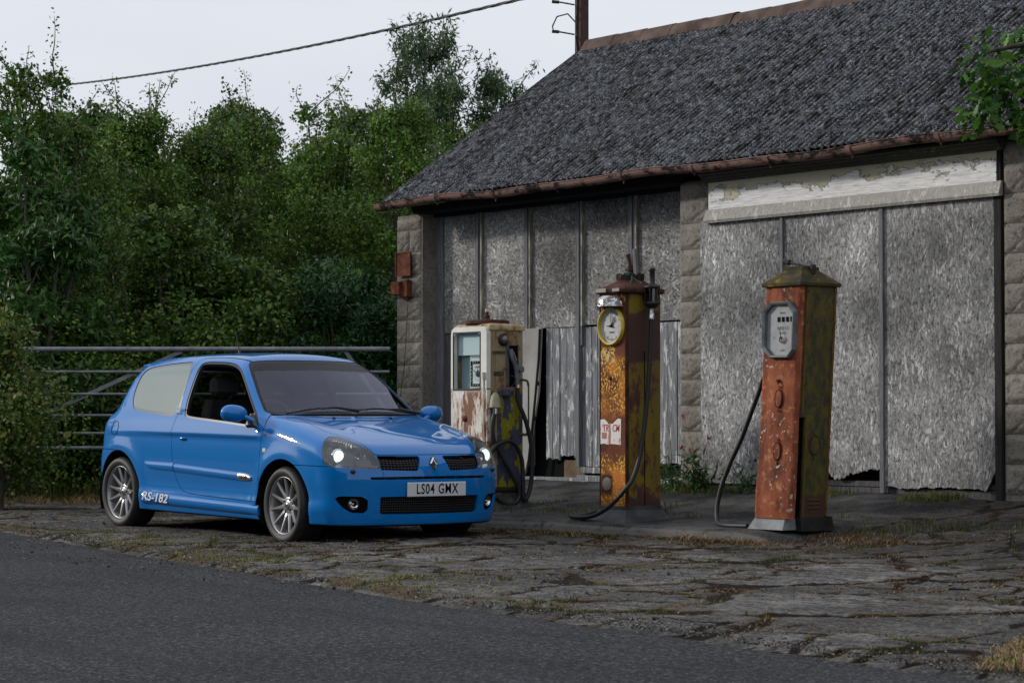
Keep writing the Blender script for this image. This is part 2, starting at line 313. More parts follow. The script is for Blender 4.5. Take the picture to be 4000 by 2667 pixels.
k=m.math('ADD',pn,top); kk=m.ramp(k,[(.57,0),(.58,1)]); ed=m.ramp(k,[(.553,0),(.568,1),(.58,1),(.595,0)])
c=m.mix(kk,bg_,(.52,.505,.37)); c=m.mix(m.math('MULTIPLY',ed,.8),c,(.11,.10,.08))
m.set(color=c,rough=.75,normal=m.bump(m.math('ADD',kk,m.math('MULTIPLY',g,.5)),.8,.006)); MAT['fascia']=m.m
m=NM('stone_block'); n1=m.noise(3,6,.7); n2=m.noise(90,3,.7); n3=m.noise(28,5,.7)
c=m.ramp(n1,[(.3,(.16,.145,.122)),(.7,(.33,.305,.265))]); c=m.mix(m.ramp(n2,[(.55,0),(.75,.7)]),c,(.42,.39,.34)); c=m.mix(m.ramp(n3,[(.36,.75),(.47,0)]),c,(.085,.078,.065)); c=m.mix(m.ramp(m.noise(4.3,5,.7),[(.60,0),(.72,.55)]),c,(.34,.33,.30)); c=m.mix(m.ramp(m.noise(8,5,.7),[(.64,0),(.7,.4)]),c,(.36,.30,.14));
m.set(color=c,rough=.93,normal=m.bump(m.math('ADD',m.math('MULTIPLY',n3,2),n2),.8,.008)); MAT['stone']=m.m
m=NM('mossy_corrugated_sheet'); ms=m.attr('moss'); n1=m.noise(15,6,.85); n2=m.noise(6,5,.65); n3=m.noise(70,3,.7)
c=m.ramp(n1,[(.40,(.012,.012,.013)),(.49,(.050,.052,.057)),(.56,(.16,.163,.175)),(.64,(.44,.445,.46))]); c=m.mix(m.ramp(n3,[(.53,0),(.62,.8)]),c,(.46,.47,.49))
c=m.mix(m.ramp(m.noise(2.6,6,.75),[(.50,0),(.64,.45)]),c,(.27,.28,.29)); c=m.mix(m.ramp(ms,[(.38,0),(.70,.97)]),c,m.mix(n2,(.007,.007,.006),(.024,.019,.013)))
m.set(color=c,rough=.95,normal=m.bump(m.math('ADD',n1,n3),1,.02)); MAT['roof']=m.m
m=NM('terracotta_gutter'); n1=m.noise(3.5,6,.75,m.co((1.4,3,3))); n2=m.noise(30,4,.7)
c=m.mix(m.ramp(n1,[(.42,0),(.52,1)]),(.016,.013,.012),(.22,.135,.11)); c=m.mix(m.ramp(n2,[(.6,0),(.75,.5)]),c,(.30,.22,.19)); m.set(color=c,rough=.85,normal=m.bump(n2,.4,.004)); MAT['gutter']=m.m
MAT['ridge']=mottled('brown_ridge_tile',(.060,.040,.034),(.14,.098,.082),5,.9,.5)
m=NM('rust'); n1=m.noise(9,6,.7); n2=m.noise(60,4,.7)
c=m.mix(m.ramp(n1,[(.35,0),(.65,1)]),(.055,.020,.013),(.20,.062,.032)); c=m.mix(m.ramp(m.noise(16,6,.7),[(.63,0),(.68,.9)]),c,(.33,.20,.15)); m.set(color=c,rough=.85,normal=m.bump(n2,.5,.003)); MAT['rust']=m.m
MAT['iron']=mottled('dark_brown_iron',(.045,.026,.024),(.10,.055,.048),6,.75,.3)
MAT['black']=plain('black_rubber',(.012,.012,.013),.55)
MAT['void']=plain('black_void',(.004,.004,.004),.95)

# ============================================================ building
bld=empty('garage_building',(-15.7,14.04,.36)); tag(bld,'derelict stone and timber garage with boarded front and mossy corrugated roof','building')
BO=Vector(bld.location)
def bpart(mb,name,mat,parent=None):
    mb2=mb; o=mb2.build(name,mat,parent or bld); o.location=-BO if parent is None else (0,0,0); return o
def bnp(name,V,F,mat,parent=None,**k):
    o=np_mesh(name,V,F,mat,parent or bld,**k); o.location=-BO if parent is None else (0,0,0); return o
# stone pillars of rock-faced blocks: (x0,x1,zbase)
def rockwall(x0,x1,y0,ztop,zbase,seed,face='-y',joint0=None,bw=None,depth=.22,double=False):
    """blocks on the plane y=y0 (normal -Y) or on x=x0 (normal +X)"""
    V=[];F=[];P=.2245; k=0; z1=ztop
    zs=[];z=joint0
    while z<ztop: z+=P
    while z-P>zbase-.05: zs.append((z-P,min(z,ztop))); z-=P
    for r,(za,zb) in enumerate(zs):
        za=max(za,zbase)
        if zb-za<.03: continue
        xs=[(x0,x1)]
        L=x1-x0
        if bw and L>bw*1.2:
            off=(r%2)*bw/2; e=[x0]; q=x0+(bw-off if off else bw)
            while q<x1-.08: e.append(q); q+=bw
            e.append(x1); xs=list(zip(e[:-1],e[1:]))
        elif double and r%2==1: xs=[(x0,x0+L*.52),(x0+L*.52,x1)]
        for (a,b) in xs:
            nu=max(4,int((b-a)/.0125)); nv=max(3,int((zb-za)/.0125)); u,v=np.meshgrid(np.linspace(0,1,nu+1),np.linspace(0,1,nv+1),indexing='ij')
            X=a+(b-a)*u; Z=za+(zb-za)*v; du=np.minimum(u,1-u)*(b-a); dv=np.minimum(v,1-v)*(zb-za); d=np.minimum(du,dv)
            h=np.clip(d/.007,0,1)*.011; inn=np.clip((d-.018)/.02,0,1)
            rock=.012*(fbm(u*3.1+seed*0,v*2.3+3,4,4)-.35)+.004*(1-np.abs(2*fbm(u*2.7,v*2.2,9,3)-1))
            line=np.abs((v-.12)-(.75*(u-.42)))/1.25; rock=rock-.018*np.exp(-(line/.03)**2)*((u>.38)&(u<.92)) -.007*np.exp(-((v-.12-.05*np.sin(u*14))/.03)**2)*(u>.08)
            h=h+inn*(.004+rock)+.008*(1-np.abs(2*fbm(u*6,v*5,12,3)-1))*inn+.0015*fbm(X*60,Z*60,seed+k,2)
            base=len(V) and sum(len(q) for q in V); base=sum(len(q) for q in V)
            if face=='-y': pts=np.stack([X,y0+.012-h,Z],-1)
            else: pts=np.stack([y0-.012+h,X,Z],-1)
            V.append(pts.reshape(-1,3)); f=gridF(nu+1,nv+1)+base; F.append(f if face=='-y' else f); k+=1
    return np.concatenate(V),np.concatenate(F)
J=lambda x:{'l':.0,'m':.0,'r':.0}[x]
for q_ in (((-19.925,14.052,.1),(-19.50,14.6,2.98)),((-15.662,14.052,.1),(-15.285,14.6,2.98)),((-12.0,14.012,.1),(-9.2,14.6,3.05))):
    pil=MB(); pil.box(*q_); bpart(pil,'stone_wall',MAT['stone'])
for nm,(x0,x1,zt,zb,jo,dbl,bwid) in {'a':(-19.93,-19.516,2.95,.3,.133,True,None),'b':(-15.665,-15.285,3.0,.36,.157,False,None),'c':(-12.0,-9.2,3.04,.30,.151,False,.45)}.items():
    V,F=rockwall(x0,x1,14.04 if nm!='c' else 14.0,zt,zb,{'a':1,'b':2,'c':3}[nm],joint0=jo,double=dbl,bw=bwid)
    o=np_mesh('stone_pillar',V,F,MAT['stone'],bld,smooth=True); o.location=-BO
# return faces of the first pillar (smooth mortar side) are the core box; side & back walls
wl=MB(); wl.box((-19.92,14.6,.1),(-19.70,18.9,2.97)); wl.box((-19.92,18.9,.1),(-9.2,19.14,2.98)); wl.box((-9.4,14.6,.1),(-9.2,18.9,2.98))
wl.add([(-19.76,14.3,2.98),(-19.76,18.9,2.98),(-19.76,16.44,4.72)],[(0,1,2)]); wl.add([(-9.3,14.3,2.98),(-9.3,18.9,2.98),(-9.3,16.47,4.78)],[(0,1,2)])
bpart(wl,'rendered_wall',MAT['stone'])
dk=MB(); dk.box((-19.68,14.62,.1),(-9.4,14.66,3.0)); bpart(dk,'dark_interior',MAT['void'])
# --- left bay ---------------------------------------------------------------
YB=14.24
fr=MB(); fr.box((-19.60,13.98,2.985),(-15.60,14.62,3.06)); fr.box((-19.50,14.19,2.955),(-15.66,14.5,2.984))
bpart(fr,'head_beam',MAT['dark_frame'])
pj=MB(); pj.box((-19.515,YB-.02,.36),(-19.39,YB+.1,2.97),.004); bpart(pj,'door_jamb',MAT['post'])
xs=[(-18.845,-18.735),(-18.07,-17.975),(-17.30,-17.20),(-16.55,-16.43)]
for i,(a,b) in enumerate(xs):
    p=MB(); p.box((a,YB-.03,1.60 if i<1 else .50),(a+.052,YB+.07,2.96),.003); p.box((a+.056,YB-.018,1.62),(b-.018,YB+.07,2.955),.002); bpart(p,'window_post',MAT['post'])
    p=MB(); p.box((b-.017,YB-.034,1.80),(b,YB+.05,2.953),.001); bpart(p,'cream_bead',MAT['cream'])
def board(x0,x1,z0,z1,y,t,rag,seed,top=0):
    n=max(8,int((x1-x0)/.012)); xs_=np.linspace(x0,x1,n); lo=z0+rag*(fbm(xs_*7,xs_*0+seed,seed,5)-.35)*2+(rag*.25)*(vnoise(xs_*90,xs_*0,seed)-.5) if rag else z0+0*xs_
    pts=[(x,l) for x,l in zip(xs_,lo)]+[(x1,z1),(x0,z1)]
    return pts
ob=[(-19.388,-18.876,1.79),(-18.735,-18.102,1.795),(-17.972,-17.334,1.80),(-17.198,-16.582,1.81),(-16.428,-15.64,1.815)]
for i,(a,b,z) in enumerate(ob):
    p=MB(); p.box((a,YB+.0,z),(b,YB+.016,2.952)); bpart(p,'chipboard_panel',MAT['osb_l'])
# planks below: each row of planks is a door leaf
def planks(x0,x1,z0,z1,wd,seed,mat,name='plank_door',y=YB+.01,rag=.0,lean=0):
    rnd=random.Random(seed); p=MB(); x=x0
    while x<x1-.01:
        ww=min(wd*rnd.uniform(.9,1.1),x1-x); zb=z0+rnd.uniform(-.01,.012)+rag*rnd.random(); n=5
        dy=rnd.uniform(-.004,.004); gap=.0045
        pts=[(x+gap+(ww-2*gap)*k/n, zb+(rnd.uniform(-.012,.012) if rag else 0)) for k in range(n+1)]+[(x+ww-gap,z1),(x+gap,z1)]
        p.prism(pts,.02,'y',y+dy); x+=ww
    return bpart(p,name,mat)
planks(-19.39,-18.85,.53,1.78,.11,1,MAT['plank_dark']); planks(-18.85,-18.30,.53,1.78,.12,2,MAT['plank_dark'])
p=MB(); p.prism([(-18.14,1.80),(-17.80,1.80),(-17.84,1.2),(-17.99,.60),(-18.06,.42),(-18.3,.42),(-18.3,1.80)],.02,'y',YB-.035); bpart(p,'grey_sheet_board',MAT['grey_board'])
p=MB(); p.tube([(-17.80,YB-.05,1.79),(-17.82,YB-.05,1.5),(-17.88,YB-.06,1.0),(-17.98,YB-.06,.44)],.012,8)
for z_ in (.95,1.28): p.lathe([(0,-.06),(.022,-.055),(.022,-.04)],(-17.84 if z_>1.2 else -17.885,YB,z_),'y',12)
bpart(p,'door_edge_strip',MAT['dark_frame'])
planks(-17.78,-17.32,.56,1.80,.105,4,MAT['plank'],rag=.05)
planks(-17.32,-17.20,.50,1.80,.10,5,MAT['plank'])
planks(-17.20,-16.56,.50,1.79,.088,6,MAT['plank']); planks(-16.56,-16.43,.53,1.79,.1,7,MAT['plank']); planks(-16.43,-15.76,.545,1.80,.13,8,MAT['plank']); planks(-15.76,-15.64,.545,1.80,.06,9,MAT['cream'])
# broken leaf bottom: brown board and dark hole
p=MB(); p.box((-17.55,YB+.04,.40),(-17.25,YB+.06,.56)); bpart(p,'exposed_brown_board',mottled('brown_board',(.12,.08,.05),(.22,.17,.12),6))
p=MB(); p.box((-18.1,YB-.05,.345),(-17.26,YB+.06,.40),.004); p.box((-17.25,YB-.06,.36),(-15.66,YB+.06,.425),.004); p.box((-17.22,YB-.03,.445),(-16.6,YB+.06,.50),.004); bpart(p,'door_sill',MAT['plank'])
p=MB(); p.box((-19.5,YB+.08,.38),(-15.66,YB+.10,2.95)); bpart(p,'dark_backing',MAT['void'])
# --- right bay --------------------------------------------------------------
YR=13.985
sp=[(-15.335,-14.345,.40,.0),(-14.315,-13.235,.47,.10),(-13.195,-12.075,.395,.035)]
for i,(a,b,z,rag) in enumerate(sp):
    p=MB(); pts=board(a,b,z,2.63+(b+12)*0,YR,.016,rag,31+i)
    if i==2: pts=[q if q[0]<-12.17 else (q[0],q[1]+(q[0]+12.17)*1.6) if q[1]<1 else q for q in pts]
    p.prism(pts,.016,'y',YR); o=bpart(p,'large_chipboard_sheet',MAT['osb_r'])
p=MB(); p.box((-14.345,YR-.022,.39),(-14.312,YR+.02,2.60),.002); bpart(p,'cover_strip',MAT['post'])
p=MB(); p.box((-13.235,YR-.022,.36),(-13.192,YR+.02,2.62),.002); bpart(p,'cover_strip',MAT['post'])
p=MB(); p.box((-12.072,YR-.005,.33),(-12.004,YR+.12,3.0)); bpart(p,'dark_door_post',MAT['dark_frame'])
p=MB(); p.box((-15.28,YR+.04,.30),(-12.08,YR+.07,.40),.003); p.box((-15.28,YR+.05,.405),(-12.08,YR+.07,.45),.003); bpart(p,'door_sill',MAT['plank_dark'])
p=MB(); p.box((-15.28,YR+.09,.38),(-12.08,YR+.11,2.95)); bpart(p,'dark_backing',MAT['void'])
# fascia with cornice and lower bevelled moulding
p=MB(); p.box((-15.215,13.968,2.70),(-12.035,14.0,2.955)); bpart(p,'peeling_fascia_board',MAT['fascia'])
p=MB(); p.prism([(13.984,2.612),(13.944,2.606),(13.932,2.628),(13.966,2.722),(13.984,2.722)],3.26,'x',-15.245); bpart(p,'lower_moulding',plank_mat('pale_moulding',(.28,.27,.25),(.52,.50,.46),(.58,.56,.50),.55))
p=MB(); p.prism([(13.99,2.952),(13.955,2.952),(13.945,2.96),(13.945,2.964),(13.93,2.968),(13.925,2.982),(13.90,2.998),(13.895,3.008),(13.87,3.018),(13.865,3.036),(13.99,3.040)],3.29,'x',-15.25)
bpart(p,'cornice_moulding',plank_mat('grey_green_cornice',(.05,.05,.045),(.13,.13,.105),(.22,.21,.16),.60))
p=MB(); p.box((-15.7,13.92,3.05),(-9.2,14.5,3.07)); bpart(p,'soffit_board',MAT['dark_frame'])
# --- roof ------------------------------------------------------------------
XL,XR=-19.79,-9.1; EY,EZ,RY,RZ=13.76,3.09,16.44,4.935
per=.0745; nx=int((XR-XL)/per*8); u=np.linspace(XL,XR,nx); L=math.hypot(RY-EY,RZ-EZ); ns=170; sv=np.linspace(0,1,ns)
U,Sv=np.meshgrid(u,sv,indexing='ij'); nrm=np.array([0,-(RZ-EZ)/L,(RY-EY)/L])
wob=.006*(fbm(U*1.2,Sv*4,2)-.5); hh=.017*np.sin(U/per*2*np.pi)+wob
rs_=1.0;sheet=np.floor(Sv*2.01); hh=hh+.010*(1-((Sv*2.01)%1))
moss=.42*vnoise(U*30,Sv*L*22.0,50)+.38*fbm(U*10,Sv*L*8,57,3)+.10+.30*(fbm(U*1.6,Sv*L*1.1,70,3)-.5)-.17*(np.sin(U/per*2*np.pi)-.1)+.03*np.clip((U+15)/5,-1,1)+.01  # moss noise plus a sine term, darker along the corrugation valleys
mo=np.clip((moss-.50)*7,0,1); lump=mo*(.001+.010*vnoise(U*26,Sv*L*20,61)*(fbm(U*2.5,Sv*L*2.5,66)>.5))+.005*(vnoise(U*45,Sv*L*30,63)-.4)
hh=hh+lump
sag=-.035*np.sin(np.clip((U-XL)/(XR-XL),0,1)*np.pi)*Sv
P=np.stack([U,EY+(RY-EY)*Sv+nrm[1]*hh,EZ+(RZ-EZ)*Sv+nrm[2]*hh+sag],-1)
bnp('corrugated_roof',P.reshape(-1,3),gridF(nx,ns)[:,::-1][:, ::-1],MAT['roof'],smooth=True,attrs={'moss':('POINT',(moss+.0).ravel())})
# rear slope
P2=[(XL,RY,RZ-.01),(XR,RY,RZ-.01),(XR,19.2,3.05),(XL,19.2,3.05)]
p=MB(); p.add(P2,[(0,1,2,3)]); p.add([(a,b-0,c-.03) for a,b,c in P2],[(0,3,2,1)])
p.add([(XL+.02,EY+.03,EZ-.03),(XR,EY+.03,EZ-.03),(XR,RY,RZ-.06),(XL+.02,RY,RZ-.06)],[(0,1,2,3)]); bpart(p,'roof_underside',MAT['dark_frame'])
# ridge tiles
p=MB(); x=XL+.02; i=0
rr=random.Random(3)
while x<XR:
    ln=.46; zz=RZ+.005-.035*math.sin((x-XL)/(XR-XL)*math.pi)+rr.uniform(-.006,.006)
    prof=[(-.135,-.085),(-.115,-.05),(-.07,.02),(-.035,.045),(0,.052),(.035,.045),(.07,.02),(.115,-.05),(.135,-.085)]; k=1.0 if i%2 else 1.03
    vs=[(x,RY+a*k,zz+b*k) for a,b in prof]+[(x+ln+.02,RY+a*k,zz+b*k+.003) for a,b in prof]; n=len(prof)
    p.add(vs,[(j,j+1,n+j+1,n+j) for j in range(n-1)],True); p.add([(v[0],v[1]*1,v[2]-.014) for v in vs],[(j,n+j,n+j+1,j+1) for j in range(n-1)],True)
    p.add([vs[j] for j in range(n)]+[(v[0],v[1],v[2]-.014) for v in vs[:n]],[(j,n+j,n+j+1,j+1) for j in range(n-1)],False)
    x+=ln; i+=1
bpart(p,'ridge_tiles',MAT['ridge'])
# gutter: half round, slightly wavy, with collars
gut=MB(); gy,gzz,gr=13.735,3.080,.061; n=10
gx=np.arange(-19.82,-9.2,.30)
def gzf(x): return gzz+.012*math.sin(x*1.9)+.008*math.sin(x*4.3)-.02*math.exp(-((x+20.0)/.3)**2)
vs=[]
for x in gx:
    for k in range(n+1):
        a=math.pi+math.pi*k/n; vs.append((x,gy+gr*math.cos(a),gzf(x)+gr*math.sin(a)))
    for k in range(n+1):
        a=2*math.pi-math.pi*k/n; vs.append((x,gy+(gr-.008)*math.cos(a),gzf(x)+(gr-.008)*math.sin(a)))
mm=2*(n+1); gut.add(vs,[(i*mm+k,i*mm+(k+1)%mm,(i+1)*mm+(k+1)%mm,(i+1)*mm+k) for i in range(len(gx)-1) for k in range(mm)],True)
gut.add(vs[:mm],[tuple(range(mm))]); 
for x in np.arange(-19.75,-9.3,.92):
    c=[(x+d,gy+(gr+.008)*math.cos(math.pi+math.pi*k/n),gzf(x)+(gr+.008)*math.sin(math.pi+math.pi*k/n)) for d in (0,.05) for k in range(n+1)]
    gut.add(c,[(k,k+1,n+2+k,n+1+k) for k in range(n)],True)
    gut.cyl((x+.02,gy,gzf(x)-gr-.03),(x+.02,gy,gzf(x)-gr),.006,n=6)
bpart(gut,'gutter',MAT['gutter'])
p=MB(); p.tube([(x,gy-gr,gzf(x)+.0) for x in gx],.006,6); bpart(p,'gutter_lip',MAT['gutter'])
# rusty tin plate and box on the first pillar
p=MB(); p.box((-19.885,14.00,2.372),(-19.628,14.012,2.612),.004)
for a,b in (((-19.885,13.99,2.372),(-19.875,14.0,2.612)),((-19.638,13.99,2.372),(-19.628,14.0,2.612)),((-19.875,13.99,2.372),(-19.638,14.0,2.382)),((-19.875,13.99,2.602),(-19.638,14.0,2.612))): p.box(a,b)
o=p.build('rusty_plate',MAT['rust']); tag(o,'rusty square metal plate fixed to the left stone pillar','plate')
o=empty('junction_box',(-19.745,14.02,2.16)); tag(o,'small rusty junction box below the plate on the left pillar, trailing a wire','box')
p=MB(); p.box((-.13,-.10,.02),(.02,-.0,.155),.008); p.box((.0,-.06,-.0),(.105,0,.17),.006); p.add([(.0,-.05,.0),(.1,-.05,.0),(.08,-.02,-.04),(.04,-.02,-.04)],[(0,1,2,3)]); q=p.build('casing',MAT['rust'],o)
p=MB(); p.tube([(.07,-.02,-.03),(.06,-.03,-.3),(.02,-.03,-.7),(-.05,-.03,-1.0),(-.06,-.03,-1.2),(-.02,-.03,-1.22)],.0035,5); p.build('wire',MAT['black'],o)
# roof pole with wire hooks
o=empty('roof_pole',(-19.90,16.44,4.4)); tag(o,'brown steel pole with looped wires standing at the roof gable','pole')
p=MB(); p.box((-.055,-.055,0),(.055,.055,2.2),.006); p.build('mast',MAT['iron'],o)
for k,zz in enumerate((.98,.66)):
    p=MB(); p.tube([(-.05,-.06,zz),(-.12,-.14,zz+.02),(-.19,-.24,zz+.04),(-.19,-.25,zz+.09),(-.15,-.22,zz+.19),(-.08,-.13,zz+.22),(-.02,-.06,zz+.12),(.0,-.06,zz-.02)],.009,6); p.cyl((-.15,-.19,zz+.028),(-.2,-.25,zz+.035),.018,n=8); p.build('wire_hook',MAT['black'],o)
p=MB(); p.tube([(-.05,-.06,1.5),(-.12,-.15,1.3),(-.2,-.25,1.28)],.01,6); p.build('wire_hook',MAT['black'],o)
p=MB(); p.tube([(.03,-.062,2.2),(.02,-.064,1.6),(.0,-.062,1.0),(-.02,-.064,.6),(.02,-.07,.42),(-.05,-.15,.33),(-.12,-.24,.28)],.012,6); p.build('cable',MAT['black'],o)
# ============================================================ car
def pl(x,xs,ys):
    xs=np.asarray(xs,float);ys=np.asarray(ys,float); m=np.gradient(ys,xs)
    x=np.clip(x,xs[0],xs[-1]);i=np.clip(np.searchsorted(xs,x)-1,0,len(xs)-2)
    h=xs[i+1]-xs[i];t=(x-xs[i])/h
    return (2*t**3-3*t**2+1)*ys[i]+(t**3-2*t**2+t)*h*m[i]+(-2*t**3+3*t**2)*ys[i+1]+(t**3-t**2)*h*m[i+1]
def smax(a,b,k):
    h=np.maximum(k-np.abs(a-b),0)/k
    return np.maximum(a,b)+h*h*k*.25
def smin(a,b,k): return -smax(-a,-b,k)
def gs(x,c,w): return np.exp(-((x-c)/w)**2)
WX=(0.0,2.475);WZ=.290
def body(P):
    x=P[...,0];y=np.abs(P[...,1]);z=P[...,2]
    # ---- lower body
    w=pl(x,[-.6,-.3,0,.5,1.2,2.0,2.6,3.0,3.35],[.765,.795,.818,.826,.829,.828,.822,.806,.775])
    w=w+pl(z,[.1,.2,.28,.36,.5,.62,.75,.86,.95,1.05],[-.05,-.022,-.004,-.014,-.004,.0,-.006,-.025,-.06,-.115])
    for cx in WX:
        r=np.sqrt((x-cx)**2+(z-WZ)**2)
        w=w+.015*gs(r,.375,.07)
    # character line under the windows
    fy=y-w
    top=pl(x,[-.6,-.3,0,1.0,1.9,2.15,2.4,2.7,3.0,3.15,3.25,3.32],[.93,.97,.985,.99,.985,.965,.925,.868,.795,.745,.70,.655])
    cr=pl(x,[-.6,1.9,2.3,2.8,3.2,3.35],[.02,.015,.02,.035,.05,.05])
    top=top-cr*(y/.7)**2*1.0
    # raised fender crown and bonnet shoulder crease
    top=top+.014*gs(y,.60,.17)*pl(x,[2.0,2.3,3.0,3.3],[0,1,1,.3])
    ft=(z-top)*.93
    nose=pl(z,[.1,.18,.3,.42,.52,.60,.68,.76,.9],[3.215,3.245,3.268,3.280,3.283,3.272,3.245,3.20,3.08])
    nose=nose-.06*(y/.5)**2-.10*np.clip((y-.42)/.4,0,2)**2
    fn=(x-nose)*.95
    tail=pl(z,[.1,.3,.5,.6,.66,.8,.95,1.1],[-.52,-.555,-.565,-.56,-.54,-.53,-.50,-.44])
    tail=tail+.06*(y/.6)**2+.06*np.clip((y-.5)/.35,0,2)**2
    fr=(tail-x)
    L=smax(fy,ft,.10);L=smax(L,fn,.10);L=smax(L,fr,.12)
    L=smax(L,.155-z+.0*x,.03)
    # ---- greenhouse
    wg=pl(x,[-.5,-.2,.3,1.0,1.6,2.2,2.4],[.645,.69,.725,.745,.745,.735,.72])
    wg=wg+.036-(z-.95)*.36-.20*np.clip(z-.95,0,1)**2
    gy=(y-wg)*.92
    roof=pl(x,[-.5,-.25,0,.4,.9,1.3,1.6,1.9],[1.33,1.388,1.42,1.446,1.458,1.452,1.430,1.385])
    roof=roof-.050*(y/.6)**2
    gr=z-roof
    # windscreen: x as function of z,y
    ws=pl(z,[.85,.96,1.1,1.25,1.39,1.45],[2.36,2.215,2.015,1.81,1.605,1.51])
    ws=ws-.11*(y/.7)**2-.02*(y/.7)**4
    gw=(x-ws)*.60
    rw=pl(z,[.8,.95,1.1,1.25,1.35,1.45],[-.60,-.53,-.44,-.335,-.24,-.13])
    rw=rw+.10*(y/.6)**2+.05*(y/.6)**4
    gb=(rw-x)*.85
    G=smax(gy,gr,.13);G=smax(G,gw,.055);G=smax(G,gb,.12)
    G=smax(G,.80-z,.02)
    return smin(L,G,.05)
def grad(P,f=None,e=1e-3):
    f=f or body; return np.stack([(f(P+np.eye(3)[i]*e)-f(P-np.eye(3)[i]*e))/(2*e) for i in range(3)],-1)
def unit(v): return v/np.maximum(np.linalg.norm(v,axis=-1,keepdims=True),1e-9)
def project(P,it=4,f=None):
    f=f or body
    for _ in range(it):
        v=f(P);G=grad(P,f);P=P-(v/np.maximum((G*G).sum(-1),.05))[...,None]*G
    return P
def surfnets(f,lo,hi,h):
    ax=[np.arange(a,b,h) for a,b in zip(lo,hi)]; G=np.stack(np.meshgrid(*ax,indexing='ij'),-1); v=f(G); s=v<0
    n=[len(a)-1 for a in ax]; acc=np.zeros((*n,3));cnt=np.zeros(n)
    for d in range(3):
        e=[1 if k==d else 0 for k in range(3)]
        sl=lambda off:tuple(slice(off[k],off[k]+ (n[k] if k!=d else n[k])+ (0 if k==d else 1)) for k in range(3))
        A=v[tuple(slice(0,-1) if k==d else slice(None) for k in range(3))]; B=v[tuple(slice(1,None) if k==d else slice(None) for k in range(3))]
        ch=(A<0)!=(B<0); t=np.where(ch,A/np.where(ch,A-B,1),0)
        GA=G[tuple(slice(0,-1) if k==d else slice(None) for k in range(3))]; Pp=GA+t[...,None]*h*np.eye(3)[d]
        o=[k for k in range(3) if k!=d]
        for a in (0,1):
            for b in (0,1):
                idx=[slice(None)]*3; idx[o[0]]=slice(a,a+n[o[0]]); idx[o[1]]=slice(b,b+n[o[1]]); idx=tuple(idx)
                c=ch[idx]; acc+=np.where(c[...,None],Pp[idx],0); cnt+=c
    act=cnt>0; ids=-np.ones(n,int); ids[act]=np.arange(act.sum()); V=acc[act]/cnt[act][:,None]
    Q=[]
    for d in range(3):
        A=s[tuple(slice(0,-1) if k==d else slice(None) for k in range(3))]; B=s[tuple(slice(1,None) if k==d else slice(None) for k in range(3))]
        ch=np.argwhere(A!=B); o=[k for k in range(3) if k!=d]
        ok=(ch[:,o[0]]>0)&(ch[:,o[1]]>0)&(ch[:,o[0]]<n[o[0]])&(ch[:,o[1]]<n[o[1]]); ch=ch[ok]
        def cell(a,b):
            c=ch.copy(); c[:,o[0]]-=a; c[:,o[1]]-=b; return ids[c[:,0],c[:,1],c[:,2]]
        q=np.stack([cell(1,1),cell(0,1),cell(0,0),cell(1,0)],1)
        inside=A[ch[:,0],ch[:,1],ch[:,2]]; fl=inside if d!=1 else ~inside
        q[~fl]=q[~fl][:,::-1]; Q.append(q)
    return V,np.concatenate(Q)
def split(V,T,sd,proj=True,f=None):
    """cut triangles along sd(V)=0 -> V, inside(sd<0), outside"""
    s=sd(V); s=np.where(np.abs(s)<2e-4,2e-4,s); ins=s<0
    k=ins[T].sum(1); Tin=T[k==3]; Tout=T[k==0]; mx=T[(k>0)&(k<3)]
    if len(mx)==0: return V,Tin,Tout
    # rotate so that vertex 0 is the odd one out
    im=ins[mx]; one=im.sum(1)==1; odd=np.where(one,im.argmax(1),(~im).argmax(1))
    r=np.stack([mx[np.arange(len(mx)),(odd+j)%3] for j in range(3)],1)
    E=np.concatenate([r[:,[0,1]],r[:,[0,2]]]); Es=np.sort(E,1); U,inv=np.unique(Es,axis=0,return_inverse=True); inv=inv.ravel()
    t=s[U[:,0]]/(s[U[:,0]]-s[U[:,1]]); N=V[U[:,0]]*(1-t)[:,None]+V[U[:,1]]*t[:,None]
    if proj: N=project(N,2,f)
    b=len(V); V=np.concatenate([V,N]); m=len(r); e1=b+inv[:m]; e2=b+inv[m:]
    t1=np.stack([r[:,0],e1,e2],1); q1=np.stack([e1,r[:,1],r[:,2]],1); q2=np.stack([e1,r[:,2],e2],1)
    Tin=np.concatenate([Tin,t1[one],q1[~one],q2[~one]]); Tout=np.concatenate([Tout,t1[~one],q1[one],q2[one]])
    return V,Tin,Tout
def chaikin(P,n=2,keep=False):
    P=np.array(P,float)
    for _ in range(n):
        Q=np.roll(P,-1,0); P=np.stack([.8*P+.2*Q,.2*P+.8*Q],1).reshape(-1,2)
    return P
def polysd(poly,x,y):
    P=np.array(poly,float); Qn=np.roll(P,-1,0); d=np.full(x.shape,1e9); c=np.zeros(x.shape,bool)
    for (ax,ay),(bx_,by_) in zip(P,Qn):
        ex,ey=bx_-ax,by_-ay; t=np.clip(((x-ax)*ex+(y-ay)*ey)/(ex*ex+ey*ey+1e-12),0,1); d=np.minimum(d,(x-ax-t*ex)**2+(y-ay-t*ey)**2)
        c^=((ay>y)!=(by_>y))&(x<(bx_-ax)*(y-ay)/(by_-ay+1e-12)+ax)
    d=np.sqrt(d); return np.where(c,-d,d)
XZ=lambda poly,ymin=.5,off=0:(lambda V:np.maximum(polysd(poly,V[:,0],V[:,2])+off,ymin-np.abs(V[:,1])))
YZ=lambda poly,xmin=2.9,off=0:(lambda V:np.maximum(polysd(poly,np.abs(V[:,1]),V[:,2])+off,xmin-V[:,0]))
